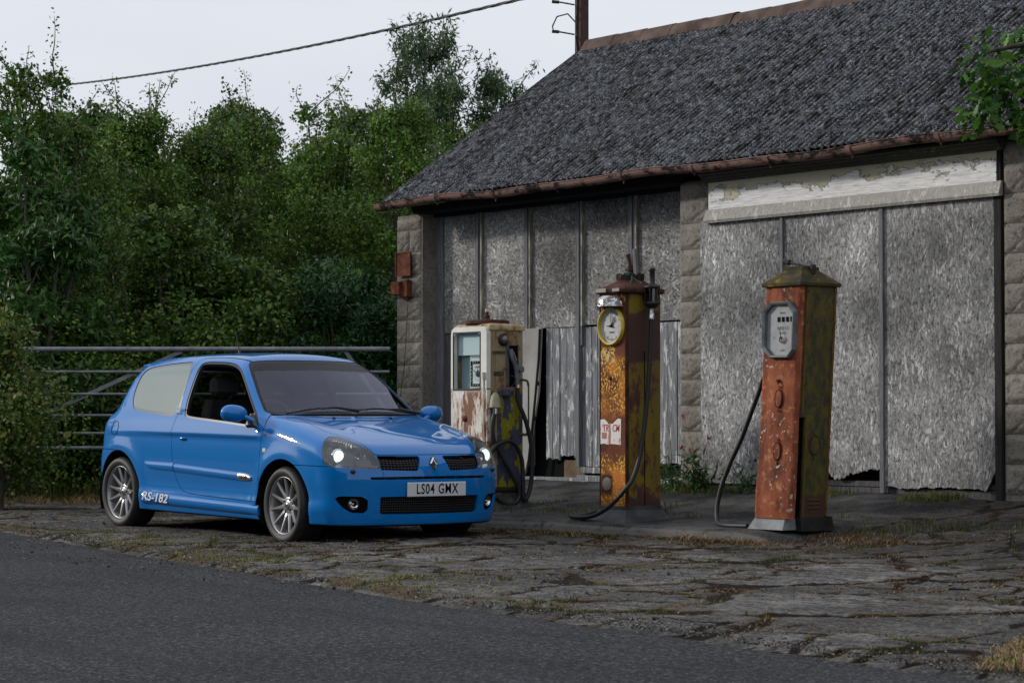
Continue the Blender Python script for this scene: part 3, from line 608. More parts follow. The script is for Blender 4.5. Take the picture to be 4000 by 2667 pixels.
# paint & co
m=NM('blue_car_paint'); fl=m.vor(900,out='Color'); ss=m.n('ShaderNodeSeparateColor'); m.L.new(fl,ss.inputs[0]); lw=m.n('ShaderNodeLayerWeight'); lw.inputs[0].default_value=.35
c=m.mix(lw.outputs['Facing'],(.0,.168,.52),(.0,.15,.47))
m.p.inputs['Coat IOR'].default_value=1.5; m.set(color=c,rough=.45,metal=.0,spec=.08,coat=1.0,coatr=.03,ior=1.45); MAT['paint']=m.m
def glass(name,tint,refl,rcol=(1,1,1),rough=.0):
    m=bpy.data.materials.new(name); m.use_nodes=True; t=m.node_tree; t.nodes.clear(); o=t.nodes.new('ShaderNodeOutputMaterial')
    a=t.nodes.new('ShaderNodeBsdfTransparent'); a.inputs[0].default_value=(*tint,1); g_=t.nodes.new('ShaderNodeBsdfGlossy'); g_.inputs[0].default_value=(*rcol,1); g_.inputs[1].default_value=rough
    lw_=t.nodes.new('ShaderNodeLayerWeight'); lw_.inputs[0].default_value=.5; pw=t.nodes.new('ShaderNodeMath'); pw.operation='POWER'; pw.inputs[1].default_value=5; t.links.new(lw_.outputs['Facing'],pw.inputs[0]); fr_=t.nodes.new('ShaderNodeMath'); fr_.operation='MULTIPLY_ADD'; fr_.inputs[1].default_value=.96; fr_.inputs[2].default_value=.04; t.links.new(pw.outputs[0],fr_.inputs[0]); ad=t.nodes.new('ShaderNodeMath'); ad.operation='ADD'; ad.inputs[1].default_value=refl; ad.use_clamp=True
    mx_=t.nodes.new('ShaderNodeMixShader'); t.links.new(fr_.outputs[0],ad.inputs[0]); t.links.new(ad.outputs[0],mx_.inputs[0]); t.links.new(a.outputs[0],mx_.inputs[1]); t.links.new(g_.outputs[0],mx_.inputs[2]); t.links.new(mx_.outputs[0],o.inputs[0]); return m
MAT['wsglass']=glass('windscreen_glass',(.55,.55,.60),.055,(.80,.80,1))
MAT['rearglass']=glass('tinted_side_glass',(.30,.32,.31),.33,(.80,.90,.84),.02)
MAT['clear']=glass('clear_lens',(.93,.95,.96),.03)
MAT['plastic']=plain('black_trim_plastic',(.014,.014,.015),.42); MAT['matt']=plain('matt_black_trim',(.010,.010,.011),.8)
MAT['frit']=plain('glass_border',(.045,.048,.05),.25,coat=1); MAT['shade']=plain('dark_sun_strip',(.020,.020,.024),.35,spec=.2)
MAT['interior']=plain('dark_interior_trim',(.016,.016,.018),.8); MAT['chrome']=plain('chrome',(.75,.76,.78),.12,1); MAT['silver']=plain('satin_silver',(.42,.42,.43),.35,.8)
MAT['alloy']=plain('anthracite_alloy',(.34,.34,.345),.33,.55,coat=.5); MAT['white']=plain('white_marking',(.78,.79,.82),.5)
MAT['tyre']=mottled('tyre_rubber',(.010,.010,.011),(.022,.022,.023),40,.6,.3); MAT['disc']=plain('brake_disc',(.18,.17,.165),.4,.9)
m=NM('headlamp_projector_glow'); m.set(color=(.7,.8,.8),rough=.2,em=(.80,1,.97),ems=1.3); MAT['glow']=m.m
car=empty('parked_car',(-17.90,10.60,.044),(0,.0177,.013)); tag(car,'bright blue three-door hatchback with headlamps lit, parked on the forecourt','car')
V0,Q=surfnets(body,(-.75,-.93,.08),(3.42,.93,1.56),.0195)
V=project(V0,5); dA=np.linalg.norm(V[Q[:,0]]-V[Q[:,2]],axis=1)<np.linalg.norm(V[Q[:,1]]-V[Q[:,3]],axis=1)
T=np.concatenate([Q[dA][:,[0,1,2]],Q[dA][:,[0,2,3]],Q[~dA][:,[0,1,3]],Q[~dA][:,[1,2,3]]])
fn_=np.cross(V[T[:,1]]-V[T[:,0]],V[T[:,2]]-V[T[:,0]]); cen=V[T].mean(1); bad=(fn_*grad(cen)).sum(1)<0; T[bad]=T[bad][:,::-1]
def boundary(T):
    E=np.concatenate([T[:,[0,1]],T[:,[1,2]],T[:,[2,0]]]); Es=np.sort(E,1); U,idx,ct=np.unique(Es,axis=0,return_index=True,return_counts=True); return E[idx[ct==1]]
def panel(name,T,mat,parent,off=0.0,rim=.012,rimmat=None,lab=None):
    """a trimmed skin (offset outward by off) with its edges turned inward by rim"""
    if len(T)==0: return None
    u,inv=np.unique(T,return_inverse=True); P=V[u]; N=unit(grad(P)); F=inv.reshape(-1,3); P=P+N*off
    mats=[mat]; mi=np.zeros(len(F),int); NV=N
    if rim:
        B=boundary(F); bu,bi=np.unique(B,return_inverse=True); bi=bi.reshape(-1,2); a=len(P)
        top=P[bu]; bot=P[bu]-N[bu]*rim
        ed=top[bi[:,1]]-top[bi[:,0]]; fnm=unit(np.cross(ed,-N[bu][bi[:,0]])); vn=np.zeros_like(top); np.add.at(vn,bi[:,0],-fnm); np.add.at(vn,bi[:,1],-fnm); vn=unit(vn)
        P=np.concatenate([P,top,bot]); NV=np.concatenate([N,vn,vn]); k=len(bu)
        q1=np.stack([a+bi[:,1],a+bi[:,0],a+k+bi[:,0]],1); q2=np.stack([a+bi[:,1],a+k+bi[:,0],a+k+bi[:,1]],1)
        F=np.concatenate([F,q1,q2]); mats.append(rimmat or mat); mi=np.concatenate([mi,np.ones(len(q1)*2,int)])
    o=np_mesh(name,P,F,mats,parent,smooth=True,mi=mi,normals=NV)
    if lab: o['label']=lab
    return o
def cut(T,sd):
    global V
    V,a,b=split(V,T,sd); return a,b
def by_side(T,f):
    s=V[T[:,0],1]<0; f(T[s],-1); f(T[~s],1)
# wheel arches
arch=lambda V:np.maximum(np.minimum(np.hypot(V[:,0]-WX[0],V[:,2]-WZ)-.352,np.hypot(V[:,0]-WX[1],V[:,2]-WZ)-.352),.42-np.abs(V[:,1]))
_,T=cut(T,arch)
# underside
Tu,T=cut(T,lambda V:V[:,2]-.172); 
# side glass
RG=chaikin([(.79,1.378),(.835,1.18),(.872,.93),(.566,.945),(.20,.965),(.085,.985),(.015,1.05),(-.012,1.117),(-.02,1.20),(-.005,1.285),(.05,1.325),(.20,1.345),(.50,1.367)],2)
DG=chaikin([(.905,1.378),(1.28,1.374),(1.43,1.355),(1.545,1.32),(1.66,1.25),(1.845,1.105),(2.05,.945),(2.125,.868),(1.986,.872),(1.466,.903),(1.05,.924),(.975,.945),(.938,1.047),(.925,1.159),(.908,1.305)],2)
Tg,T=cut(T,XZ(RG)); Tgi,Tgr=cut(Tg,XZ(RG,.5,.024)); 
Td,T=cut(T,XZ(DG)); Tdi,Tdr=cut(Td,XZ(DG,.5,.016))
# windscreen
WSP=[(0,1.393),(.30,1.392),(.50,1.382),(.555,1.355),(.60,1.285),(.655,1.15),(.70,1.02),(.712,.985),(.66,.972),(.3,.975),(0,.977)]
WSF=WSP+[(-a,b) for a,b in WSP[::-1]]
ws_sd=lambda off:(lambda V:np.maximum(polysd(chaikin(WSF,2),V[:,1],V[:,2])+off,1.35-V[:,0]))
Tw,T=cut(T,ws_sd(0)); Twi,Twr=cut(Tw,ws_sd(.022)); Tsh,Twi=cut(Twi,lambda V:1.318-V[:,2]-.02*np.abs(V[:,1]))
HB=chaikin([(0,1.33),(.45,1.32),(.55,1.27),(.62,1.0),(0,.98)]+[(-.62,1.0),(-.55,1.27),(-.45,1.32)],2)
Thg,T=cut(T,lambda V:np.maximum(polysd(HB,V[:,1],V[:,2]),V[:,0]-.2))
cowl=lambda V:np.maximum(np.abs(V[:,0]-(2.225-.125*(np.abs(V[:,1])/.7)**2))-.030,np.maximum(.93-V[:,2],np.abs(V[:,1])-.69))
Tc,T=cut(T,cowl)
# headlamps: seen on the corner, so trimmed along the diagonal
LP=[(2.168,.815),(2.150,.757),(2.162,.683),(2.185,.603),(2.443,.592),(2.790,.577),(2.726,.660),(2.638,.722),(2.534,.758),(2.374,.800),(2.258,.818)]
lamp=lambda off:(lambda V:np.maximum(polysd(chaikin(LP,1),V[:,0]-np.abs(V[:,1]),V[:,2])+off,np.maximum(2.7-V[:,0],.38-np.abs(V[:,1]))))
Tl,T=cut(T,lamp(0))
# openings
G1=[(.102,.679),(.462,.681),(.452,.578),(.150,.568)]; SL=[(0,.530),(.53,.526),(.54,.505),(0,.510)]
FG=[(.757,.386),(.544,.382),(.54,.260),(.645,.260),(.700,.295),(.738,.342)]; IN=[(0,.383),(.457,.380),(.450,.250),(0,.248)]
cl=lambda p:np.array(p+[(-a,b) for a,b in p[::-1]])
Tgr1,T=cut(T,YZ(G1,3.0)); Tfg,T=cut(T,YZ(chaikin(FG,1),2.9))
Tsl,T=cut(T,lambda V:np.maximum(polysd(cl(SL),V[:,1],V[:,2]),3-V[:,0])); Tin_,T=cut(T,lambda V:np.maximum(polysd(cl(IN),V[:,1],V[:,2]),3-V[:,0]))
# bonnet, doors, bumpers with real gaps
BN=[(2.262,0),(2.255,.3),(2.22,.50),(2.235,.565),(2.51,.612),(2.74,.628),(2.84,.588),(2.91,.543),(3.037,.510),(3.118,.487),(3.175,.470),(3.35,.46)]
BNF=np.array(BN+[(a,-b) for a,b in BN[::-1]])
bsd=lambda off:(lambda V:np.maximum(polysd(BNF,V[:,0],V[:,1])+off,.685+off-V[:,2]))
Tb,T=cut(T,bsd(0)); Tbi,Tbg=cut(Tb,bsd(.005))
DR=chaikin([(.80,1.400),(.835,1.18),(.872,.925),(.866,.878),(.856,.823),(.848,.711),(.879,.545),(.913,.446),(.971,.37),(1.069,.322),(2.10,.300),(2.155,.305),(2.160,.427),(2.162,.744),(2.186,.808),(2.185,.882),(2.12,.965),(1.88,1.155),(1.71,1.28),(1.60,1.355),(1.50,1.392),(1.2,1.412),(.9,1.410)],2)
Tdo,T=cut(T,XZ(DR,.5)); Tdoi,Tdog=cut(Tdo,XZ(DR,.5,.005))
zl=lambda V:np.where(np.abs(V[:,1])<.30,.70,.604)
bf=lambda off:(lambda V:np.maximum(V[:,2]-zl(V)+off,2.5-V[:,0]+off)); Tbf,T=cut(T,bf(0)); Tbfi,Tbfg=cut(Tbf,bf(.005))
br=lambda off:(lambda V:np.maximum(V[:,2]-.645+off,V[:,0]+.05+off)); Tbr,T=cut(T,br(0)); Tbri,Tbrg=cut(Tbr,br(.005))
hs=lambda off:(lambda V:np.maximum(polysd(chaikin([(0,1.375),(.50,1.345),(.60,1.27),(.685,.97),(.66,.66),(0,.66)]+[(-.66,.66),(-.685,.97),(-.60,1.27),(-.50,1.345)],1),V[:,1],V[:,2])+off,V[:,0]-.12+off))
Tha,T=cut(T,hs(0)); Thai,Thag=cut(Tha,hs(.005))
PA=MAT['paint']; DK=MAT['matt']
panel('body_shell',T,PA,car,0,.018,DK); panel('bonnet',Tbi,PA,car,0,.016,DK); panel('front_bumper',Tbfi,PA,car,0,.02,PA); panel('rear_bumper',Tbri,PA,car,0,.016,DK); panel('tailgate',Thai,PA,car,0,.016,DK)
by_side(Tdog,lambda t,s:panel('door_gap',t,DK,car,-.010,0)); panel('bonnet_gap',Tbg,DK,car,-.010,0); panel('bumper_gaps',np.concatenate([Tbfg,Tbrg]),DK,car,-.010,0); panel('tailgate_gap',Thag,DK,car,-.010,0); panel('underside',Tu,DK,car,-.004,0)
doors={}
def mkdoor(t,s): doors[s]=panel('door',t,PA,car,0,.016,DK)
by_side(Tdoi,mkdoor)
by_side(Tgi,lambda t,s:panel('side_window',t,MAT['rearglass'],car,-.004,0)); by_side(Tgr,lambda t,s:panel('window_border',t,MAT['frit'],car,-.004,0))
by_side(Tdr,lambda t,s:panel('window_seal',t,MAT['plastic'],doors[s],-.005,.03))
by_side(Tdi,lambda t,s:panel('door_window',t,MAT['clear'],doors[s],-.012,0) if s>0 else None)
wso=panel('windscreen',Twi,MAT['wsglass'],car,-.004,0); panel('sun_strip',Tsh,MAT['shade'],wso,-.004,0); panel('windscreen_border',Twr,MAT['shade'],wso,-.003,0); panel('rear_window',Thg,MAT['rearglass'],car,-.004,0)
panel('cowl_panel',Tc,MAT['plastic'],car,-.012,0)
panel('lower_intake_backing',np.concatenate([Tin_,Tsl,Tgr1,Tfg]),MAT['void'],car,-.035,0)
# lining so that the cabin reads dark from inside
u,inv=np.unique(np.concatenate([T,Tdoi,Tdog,Thai,Tbi,Tsh,Twr]),return_inverse=True); P=V[u]; Nn=unit(grad(P)); np_mesh('cabin_lining',P-Nn*.022,inv.reshape(-1,3)[:,::-1],MAT['interior'],car,smooth=True)
# ---- headlamps
def hl(t,s):
    lens=panel('headlamp',t,MAT['clear'],car,-.001,0)
    panel('lamp_seal',t,MAT['void'],lens,-.0015,.006) if False else None
    u,inv=np.unique(t,return_inverse=True); P=V[u]; N=unit(grad(P)); D=np.array([-.75,-s*.45,0]); B=boundary(inv.reshape(-1,3)); 
    e=np.zeros(len(P)); 
    bowl=P*1.0; cx,cy_,cz=P[:,0].mean(),P[:,1].mean(),P[:,2].mean(); isb=np.zeros(len(P),bool); isb[B.ravel()]=True
    bd=P[np.unique(B)]; dist=np.array([np.min(np.linalg.norm(bd-p,axis=1)) for p in P]); dep=np.minimum(dist*1.6,.055)+.002
    bowl=P-N*dep[:,None]
    mm_=plain('lamp_housing',(.07,.075,.08),.25,.5) if 'lamph' not in MAT else MAT['lamph']; MAT['lamph']=mm_
    np_mesh('lamp_housing',bowl,inv.reshape(-1,3),mm_,lens,smooth=True)
    def at_(y,z,d):   # point behind the lens, by lateral y and height z
        p=np.array([[3.2-.9*max(0,y-.42)**1.0,s*y,z]]); p=project(p,6); n=unit(grad(p))[0]; return Vector(p[0]-n*d),Vector(n)
    def bowl_(y,z,r,nm,mat,d=.055,ax=None):
        c,n=at_(y,z,d); mb=MB(); q=Vector((1,-0.0,0)).normalized() if ax is None else ax
        mb.M=Matrix.Translation(c)@q.to_track_quat('Z','Y').to_matrix().to_4x4(); return c,mb
    # projector
    c,mb=bowl_(.665,.655,.05,'p',None,.062); mb.lathe([(.058,.0),(.060,.022),(.052,.030),(.044,.018)],n=28); o1=mb.build('projector_ring',MAT['chrome'],lens)
    c,mb=bowl_(.665,.655,.05,'p',None,.062); mb.lathe([(.044,.018),(.036,.032),(.022,.041),(.0001,.045)],n=24); mb.build('projector_lens',MAT['glow'],o1)
    c,mb=bowl_(.560,.650,.05,'p',None,.062); mb.lathe([(.052,.026),(.042,.008),(.022,-.006),(.010,-.008),(.009,.012),(.0001,.014)],n=22,smooth=False); mb.build('reflector',MAT['chrome'],lens)
    # side light strip along the top
    mb=MB(); rr=random.Random(5)
    for k in range(11):
        a=k/10; pp=np.array([[2.905+.165*a,s*(.655-.115*a),.775-.035*a]]); pp=project(pp,5); n=unit(grad(pp))[0]; c=Vector(pp[0]-n*.022); mb.M=Matrix.Translation(c)@Matrix.Rotation(-s*.6,4,'Z')@Matrix.Rotation(.4,4,'X'); hh_=.016+.004*(k%2); mb.box((-.006,-.009,-hh_),(.004,.009,hh_*.6))
    mb.build('side_lamp',MAT['chrome'],lens)
by_side(Tl,hl)
by_side(Tl,lambda t,s:None)
# ---- grille bars
def on_m(ys,zs,off):
    ys=np.broadcast_to(np.asarray(ys,float),np.broadcast(ys,zs).shape); zs=np.broadcast_to(np.asarray(zs,float),ys.shape)
    p=project(np.stack([3.25-.3*np.maximum(0,np.abs(ys)-.3),ys,zs],-1),4); return [tuple(q) for q in p+unit(grad(p))*off]
def on(y,z,off): return on_m([y],[z],off)[0]
for s in (-1,1):
    mb=MB()
    for k in range(1,5):
        z=.568+.111*k/5; mb.tube(on_m(s*np.linspace(.125,.455,12),z,-.014),.0042,6)
    for y in np.linspace(.135,.445,12): mb.tube(on_m(s*y,np.array([.569,.60,.64,.679]),-.016),.0040,6)
    mb.build('upper_grille',MAT['plastic'],car)
mb=MB()
for k in range(1,7): z=.25+.133*k/7; mb.tube(on_m(np.linspace(-.455,.455,30),z,-.02),.0026,5)
for y in np.linspace(-.44,.44,46): mb.tube(on_m(y,np.array([.250,.29,.34,.383]),-.021),.0024,5)
mb.build('lower_grille',plain('grille_mesh',(.03,.03,.032),.5,.2),car)
mb=MB()
for y in np.linspace(-.42,.42,9): mb.tube(on_m(y,np.array([.507,.529]),-.012),.006,5)
mb.tube(on_m(np.linspace(-.5,.5,24),.518,-.022),.004,5)
mb.build('bumper_slot_grille',MAT['plastic'],car)
# ---- badge (open rhombus)
mb=MB(); c=Vector(on(0,.615,.006)); tl=-.16
mb.M=Matrix.Translation(c)@Matrix.Rotation(-.25,4,'Y')
def rh(w,h,d0,d1,w2,h2):
    o=[(0,h),(w,0),(0,-h),(-w,0)]; i=[(0,h2),(w2,0),(0,-h2),(-w2,0)]
    vs=[(d0,a,b) for a,b in o]+[(d1,a*.5+p*.5,b*.5+q*.5) for (a,b),(p,q) in zip(o,i)]+[(d0,a,b) for a,b in i]
    mb.add(vs,[(k,(k+1)%4,4+(k+1)%4,4+k) for k in range(4)]+[(4+k,4+(k+1)%4,8+(k+1)%4,8+k) for k in range(4)],False)
rh(.036,.052,0,.012,.018,.026); mb.build('badge',MAT['chrome'],car)
mb=MB(); mb.M=Matrix.Translation(c)@Matrix.Rotation(-.25,4,'Y'); mb.prism([(0,.060),(.043,.0),(0,-.060),(-.043,0)],.004,'x',-.006); mb.build('badge_plinth',MAT['plastic'],car)
# ---- number plate
def text_mesh(txt,size,mat,parent,M,depth=.0008,off=0,name='lettering',shear=0,align='CENTER',sx=1,space=1.0):
    cu=bpy.data.curves.new(name,'FONT'); cu.body=txt; cu.size=size; cu.extrude=depth; cu.offset=off; cu.shear=shear; cu.align_x=align; cu.align_y='CENTER'; cu.space_character=space; cu.resolution_u=3
    ob=bpy.data.objects.new(name,cu); me=bpy.data.meshes.new_from_object(ob); bpy.data.objects.remove(ob); me.transform(M@Matrix.Diagonal((sx,1,1,1))); me.materials.clear(); me.materials.append(mat)
    o=bpy.data.objects.new(name,me); COL.objects.link(o); o.parent=parent; return o
FR=Matrix(((0,0,1,0),(1,0,0,0),(0,1,0,0),(0,0,0,1)))   # text plane facing +X
pc=Vector((3.292,.020,.432)); mb=MB(); mb.box((3.276,.020-.272,.432-.053),(3.288,.020+.272,.432+.053),.004)
pt=mb.build('number_plate',plain('plate_white',(.62,.63,.64),.35),car)
text_mesh('LS04 GMX',.106,MAT['void'],pt,Matrix.Translation((3.2895,.020,.432))@FR,  .0006,.0012,sx=.74,space=1.14)
# ---- fog lamps
for s in (-1,1):
    c=Vector(on(s*.640,.322,-.028)); mb=MB(); mb.M=Matrix.Translation(c)@Matrix.Rotation(s*.25,4,'Z'); mb.lathe([(.046,.0),(.043,.012),(.034,.006)],axis='x',n=24); fo=mb.build('fog_lamp',MAT['plastic'],car)
    mb=MB(); mb.M=Matrix.Translation(c)@Matrix.Rotation(s*.25,4,'Z'); mb.lathe([(.034,.006),(.022,-.008),(.008,-.010),(.007,.0),(.0001,.001)],axis='x',n=20); mb.build('reflector',MAT['chrome'],fo)
    mb=MB(); c=Vector(on(s*.648,.566,.004)); mb.M=Matrix.Translation(c); mb.lathe([(.0001,.020),(.012,.018),(.018,.006),(.016,-.012)],axis='x',n=14); mb.build('lamp_washer',MAT['plastic'],car)
# ---- side details
def on_side(x,z,off,s=-1):
    p=project(np.array([[x,s*.83,z]]),5); n=unit(grad(p))[0]; return Vector(p[0]+n*off)
def strip(name,pts_top,pts_bot,mat,parent,h,s):
    mb=MB(); n=len(pts_top); t_=np.array(pts_top,float); b_=np.array(pts_bot,float); ws_l=[0,.15,.5,.85,1]; hl_=[-.002,h,h*1.15,h,-.002]
    A=np.stack([t_*(1-q)+b_*q for q in ws_l],1).reshape(-1,2); Pp=project(np.stack([A[:,0],np.full(len(A),s*.83),A[:,1]],-1),4); Pp=Pp+unit(grad(Pp))*np.tile(hl_,n)[:,None]; rows=[[tuple(Pp[i*5+j]) for j in range(5)] for i in range(n)]
    mb.add([p for r in rows for p in r],[(i*5+j,i*5+j+1,(i+1)*5+j+1,(i+1)*5+j) for i in range(n-1) for j in range(4)],True)
    mb.add(rows[0],[(0,1,2,3,4)]); mb.add(rows[-1],[(0,1,2,3,4)]); return mb.build(name,mat,parent)
for s in (-1,1):
    lz=lambda x,x0,x1,a,b:a+(b-a)*(x-x0)/(x1-x0)
    strip('side_moulding',[(x,.564-.0*x) for x in (.445,.46,.50,.6,.7,.8,.898)],[(.47,.535),(.48,.515),(.52,.502),(.6,.497),(.7,.493),(.8,.490),(.898,.487)],PA,car,.013,s)
    xs2=np.linspace(.912,1.865,12); strip('side_moulding',[(x,lz(x,.9,1.865,.558,.522)) for x in xs2],[(x,lz(x,.9,1.865,.487,.453)) for x in xs2],PA,doors[s],.013,s)
    xs2=[1.866,1.92,1.97,2.01,2.035,2.045]; en=strip('moulding_end',[(x,.521-(x-1.866)*.045-(.0,0,.001,.005,.013,.022)[i]) for i,x in enumerate(xs2)],[(x,.453+(0,0,.001,.003,.008,.016)[i]) for i,x in enumerate(xs2)],MAT['silver'],doors[s],.014,s)
    # handle
    mb=MB(); c=on_side(1.03,.754,0,s); mb.M=Matrix.Translation(c)@Matrix.Rotation(0 if s<0 else math.pi,4,'Z'); mb.lathe([(.0001,.020),(.03,.016),(.044,.004),(.048,-.0015),(.050,-.0005)],axis='y',n=28); hb=mb.build('handle_recess',PA,doors[s])
    mb=MB(); mb.M=Matrix.Translation(c)@Matrix.Rotation(0 if s<0 else math.pi,4,'Z'); mb.tube([(-.044,.002,.006),(-.03,-.012,.008),(0,-.017,.009),(.03,-.012,.008),(.044,.002,.006)],[.008,.011,.0115,.011,.008],10); mb.build('door_handle',PA,doors[s])
    # indicator repeater
    mb=MB(); c=on_side(2.225,.698,0,s); mb.M=Matrix.Translation(c); mb.box((-.022,-.007,-.016),(.022,.007,.016),.005); mb.build('side_repeater',plain('clear_amber',(.75,.74,.68),.2) if s<0 else MAT['white'],car)
    # side skirt flare
    skx=np.linspace(.42,2.16,14)
    strip('side_skirt',[(x,lz(x,.42,2.16,.318,.278)) for x in skx],[(x,lz(x,.42,2.16,.215,.195)) for x in skx],PA,car,.016,s)
    # mirror
    mr=empty('door_mirror'); mr.parent=doors[s]
    mb=MB(); mb.add([tuple(on_side(x,z,.004,s)) for x,z in ((1.985,1.005),(2.125,.872),(1.965,.868))]+[tuple(on_side(x,z,.03,s)) for x,z in ((1.985,.985),(2.085,.885),(1.975,.882))],[(0,1,2),(3,4,5),(0,1,4,3),(1,2,5,4),(2,0,3,5)],False); mb.build('mirror_base',MAT['plastic'],mr)
    mb=MB(); prof=[]
    a0=on_side(2.03,.925,.01,s)
    mb.tube([tuple(a0),(2.02,s*.865,.945),(1.99,s*.89,.962)],[.022,.02,.028],10); mb.build('mirror_arm',PA,mr)
    mb=MB(); cc=Vector((1.965,s*.940,.975)); nu,nv=22,16
    def msh(u,v):
        a=u*2*math.pi; b=(v-.5)*math.pi; ex=.7
        cx_=math.cos(b); X=.075*math.sin(a)*cx_; Y=.108*math.copysign(abs(math.cos(a))**.85,math.cos(a))*cx_**.8; Zz=.066*math.sin(b)
        X=max(X,-.035) ; Zz*= (1-.25*(Y*s/.108)*-1*.4)
        return (cc.x+X+.02*(-s*Y/.1)*.3,cc.y+Y,cc.z+Zz)
    mb.grid(msh,nu,nv); mb.build('mirror_shell',PA,mr)
    mb=MB(); mb.M=Matrix.Translation((cc.x-.036,cc.y,cc.z)); mb.lathe([(.0001,0),(.05,0),(.055,.002)],axis='x',n=20); mb.build('mirror_glass',MAT['chrome'],mr)
# writing on the sill (near side) and small script on the pillar
nb=Matrix(((1,0,0,0),(0,0,-1,0),(0,1,0,0),(0,0,0,1)))   # text plane facing -Y
q=on_side(.625,.292,.018); text_mesh('RS-182',.098,MAT['white'],car,Matrix.Translation((.625,q.y-.004,.274))@Matrix.Rotation(.035,4,'Y')@nb@Matrix.Rotation(0,4,'Z'),.0015,.0012,shear=.25,sx=1.45)
q=on_side(.885,.985,.006); text_mesh('CUP',.052,MAT['white'],car,Matrix.Translation((.886,q.y-.002,.992))@Matrix.Rotation(R(15),4,'X')@nb,.002,.001,shear=.2,sx=.85); text_mesh('RACING',.022,MAT['white'],car,Matrix.Translation((.886,on_side(.885,.965,.006).y-.002,.968))@Matrix.Rotation(R(15),4,'X')@nb,.002,.0008,shear=.2,sx=.9)
text_mesh('2.0 16V',.036,MAT['matt'],en if False else doors[-1],Matrix.Translation((1.952,on_side(1.95,.487,.0175).y,.486))@nb,.0006,.0004,sx=1.0)
# fuel flap
mb=MB(); ring=[]
for k in range(33):
    a=2*math.pi*k/32; ring.append(tuple(on_side(-.109+.062*math.cos(a)+.0*math.sin(a),.825+.068*math.sin(a),.0005)))
mb.tube(ring,.0028,5,caps=False); mb.build('fuel_flap',MAT['matt'],car)
# roof aerial, spoiler
p=project(np.array([[.55,0,1.46]]),5)[0]; mb=MB(); mb.cyl(tuple(p),(p[0]-.02,0,p[2]+.03),.012,.008,n=10); mb.tube([(p[0]-.01,0,p[2]+.02),(p[0]-.075,0,p[2]+.19)],[.005,.0035],6); mb.build('aerial',MAT['black'],car)
mb=MB(); rows=[]
for y in np.linspace(-.50,.50,17):
    e=1-.25*(abs(y)/.5)**4; z0=1.388-.055*(y/.5)**2; xo=-.13+.05*(y/.5)**2; rows.append([(xo+.12,y*1.0,z0+.02),(xo,y,z0+.022),(xo-.11*e,y,z0+.018),(xo-.125*e,y,z0+.004),(xo-.02,y,z0-.03),(xo+.08,y,z0-.02)])
mb.add([q for r in rows for q in r],[(i*6+j,i*6+(j+1)%6,(i+1)*6+(j+1)%6,(i+1)*6+j) for i in range(16) for j in range(6)]+[tuple(range(6)),tuple(range(16*6,17*6))],True); mb.build('roof_spoiler',PA,car)
# wipers
def ws_pt(y,z,off):
    p=project(np.array([[2.2-(z-.97)*1.4,y,z]]),6); n=unit(grad(p))[0]; return tuple(p[0]+n*off)
for (y0,y1) in ((.02,-.60),(.62,.06)):
    ya=.5*(y0+y1); mb=MB(); mb.tube([ws_pt(y0+.02,.965,.03),ws_pt(y0*.7+y1*.3,.980,.05),ws_pt(ya,.992,.032)],[.016,.009,.006],8); mb.tube([ws_pt(y1+(y0-y1)*k/10,.988+.018*math.sin(math.pi*k/10)+.012*k/10,.016) for k in range(11)],.0075,6); mb.build('wiper',MAT['plastic'],car)
for y in (-.24,.30):
    mb=MB(); q=Vector(on(0,.6,0)); p=project(np.array([[2.30,y,.97]]),5)[0]; mb.box((p[0]-.012,y-.01,p[2]-.002),(p[0]+.012,y+.01,p[2]+.012),.003); mb.build('screen_washer',MAT['plastic'],car)
# ---- cabin
mb=MB(); mb.box((-.3,-.62,.30),(2.1,.62,.34)); mb.box((1.72,-.70,.55),(2.15,.70,.935),.04); mb.box((-.35,-.62,.34),(-.25,.62,.9)); mb.build('cabin_floor_and_dash',MAT['interior'],car)
def seat(y,x=1.02):
    e=empty('front_seat'); e.parent=car
    mb=MB(); mb.box((x,y-.25,.40),(x+.50,y+.25,.56),.05); mb.build('seat_cushion',MAT['interior'],e)
    mb=MB(); ps_=[(0,.48,.24),(-.05,.70,.25),(-.11,.95,.23),(-.15,1.07,.17)]; vs=[]
    for (a,z,wd) in ps_: vs+=[(x+a+.10,y-wd*.8,z),(x+a+.13,y-wd,z),(x+a,y-wd,z),(x+a,y+wd,z),(x+a+.13,y+wd,z),(x+a+.10,y+wd*.8,z)]
    mb.add(vs,[(i*6+j,i*6+(j+1)%6,(i+1)*6+(j+1)%6,(i+1)*6+j) for i in range(3) for j in range(6)]+[tuple(range(6)),tuple(range(18,24))],True); mb.build('seat_back',MAT['interior'],e)
    mb=MB(); mb.box((x-.18,y-.13,1.10),(x-.08,y+.13,1.25),.035); mb.build('headrest',plain('headrest_cloth',(.05,.05,.055),.7),e)
seat(-.36); seat(.36)
mb=MB(); mb.box((.05,-.60,.38),(.5,.60,.55),.04); mb.box((-.08,-.62,.5),(.05,.62,.95),.04); mb.build('rear_bench',MAT['interior'],car)
for y in (-.38,.38):
    mb=MB(); mb.box((-.07,y-.12,.96),(.02,y+.12,1.10),.03); mb.build('rear_headrest',MAT['interior'],car)
mb=MB(); sm=Matrix.Translation((1.66,-.36,.90))@Matrix.Rotation(R(-24),4,'Y'); mb.M=sm
mb.tube([(0,.185*math.cos(a),.185*math.sin(a)) for a in np.linspace(0,2*math.pi,33)],.014,8,caps=False); mb.lathe([(.0001,.0),(.055,.0),(.06,.03)],axis='x',n=18)
for a in (0,2.2,4.1): mb.tube([(0.01,.04*math.cos(a),.04*math.sin(a)),(0,.18*math.cos(a),.18*math.sin(a))],.012,6)
mb.build('steering_wheel',plain('wheel_rim_grey',(.07,.07,.075),.5),car)
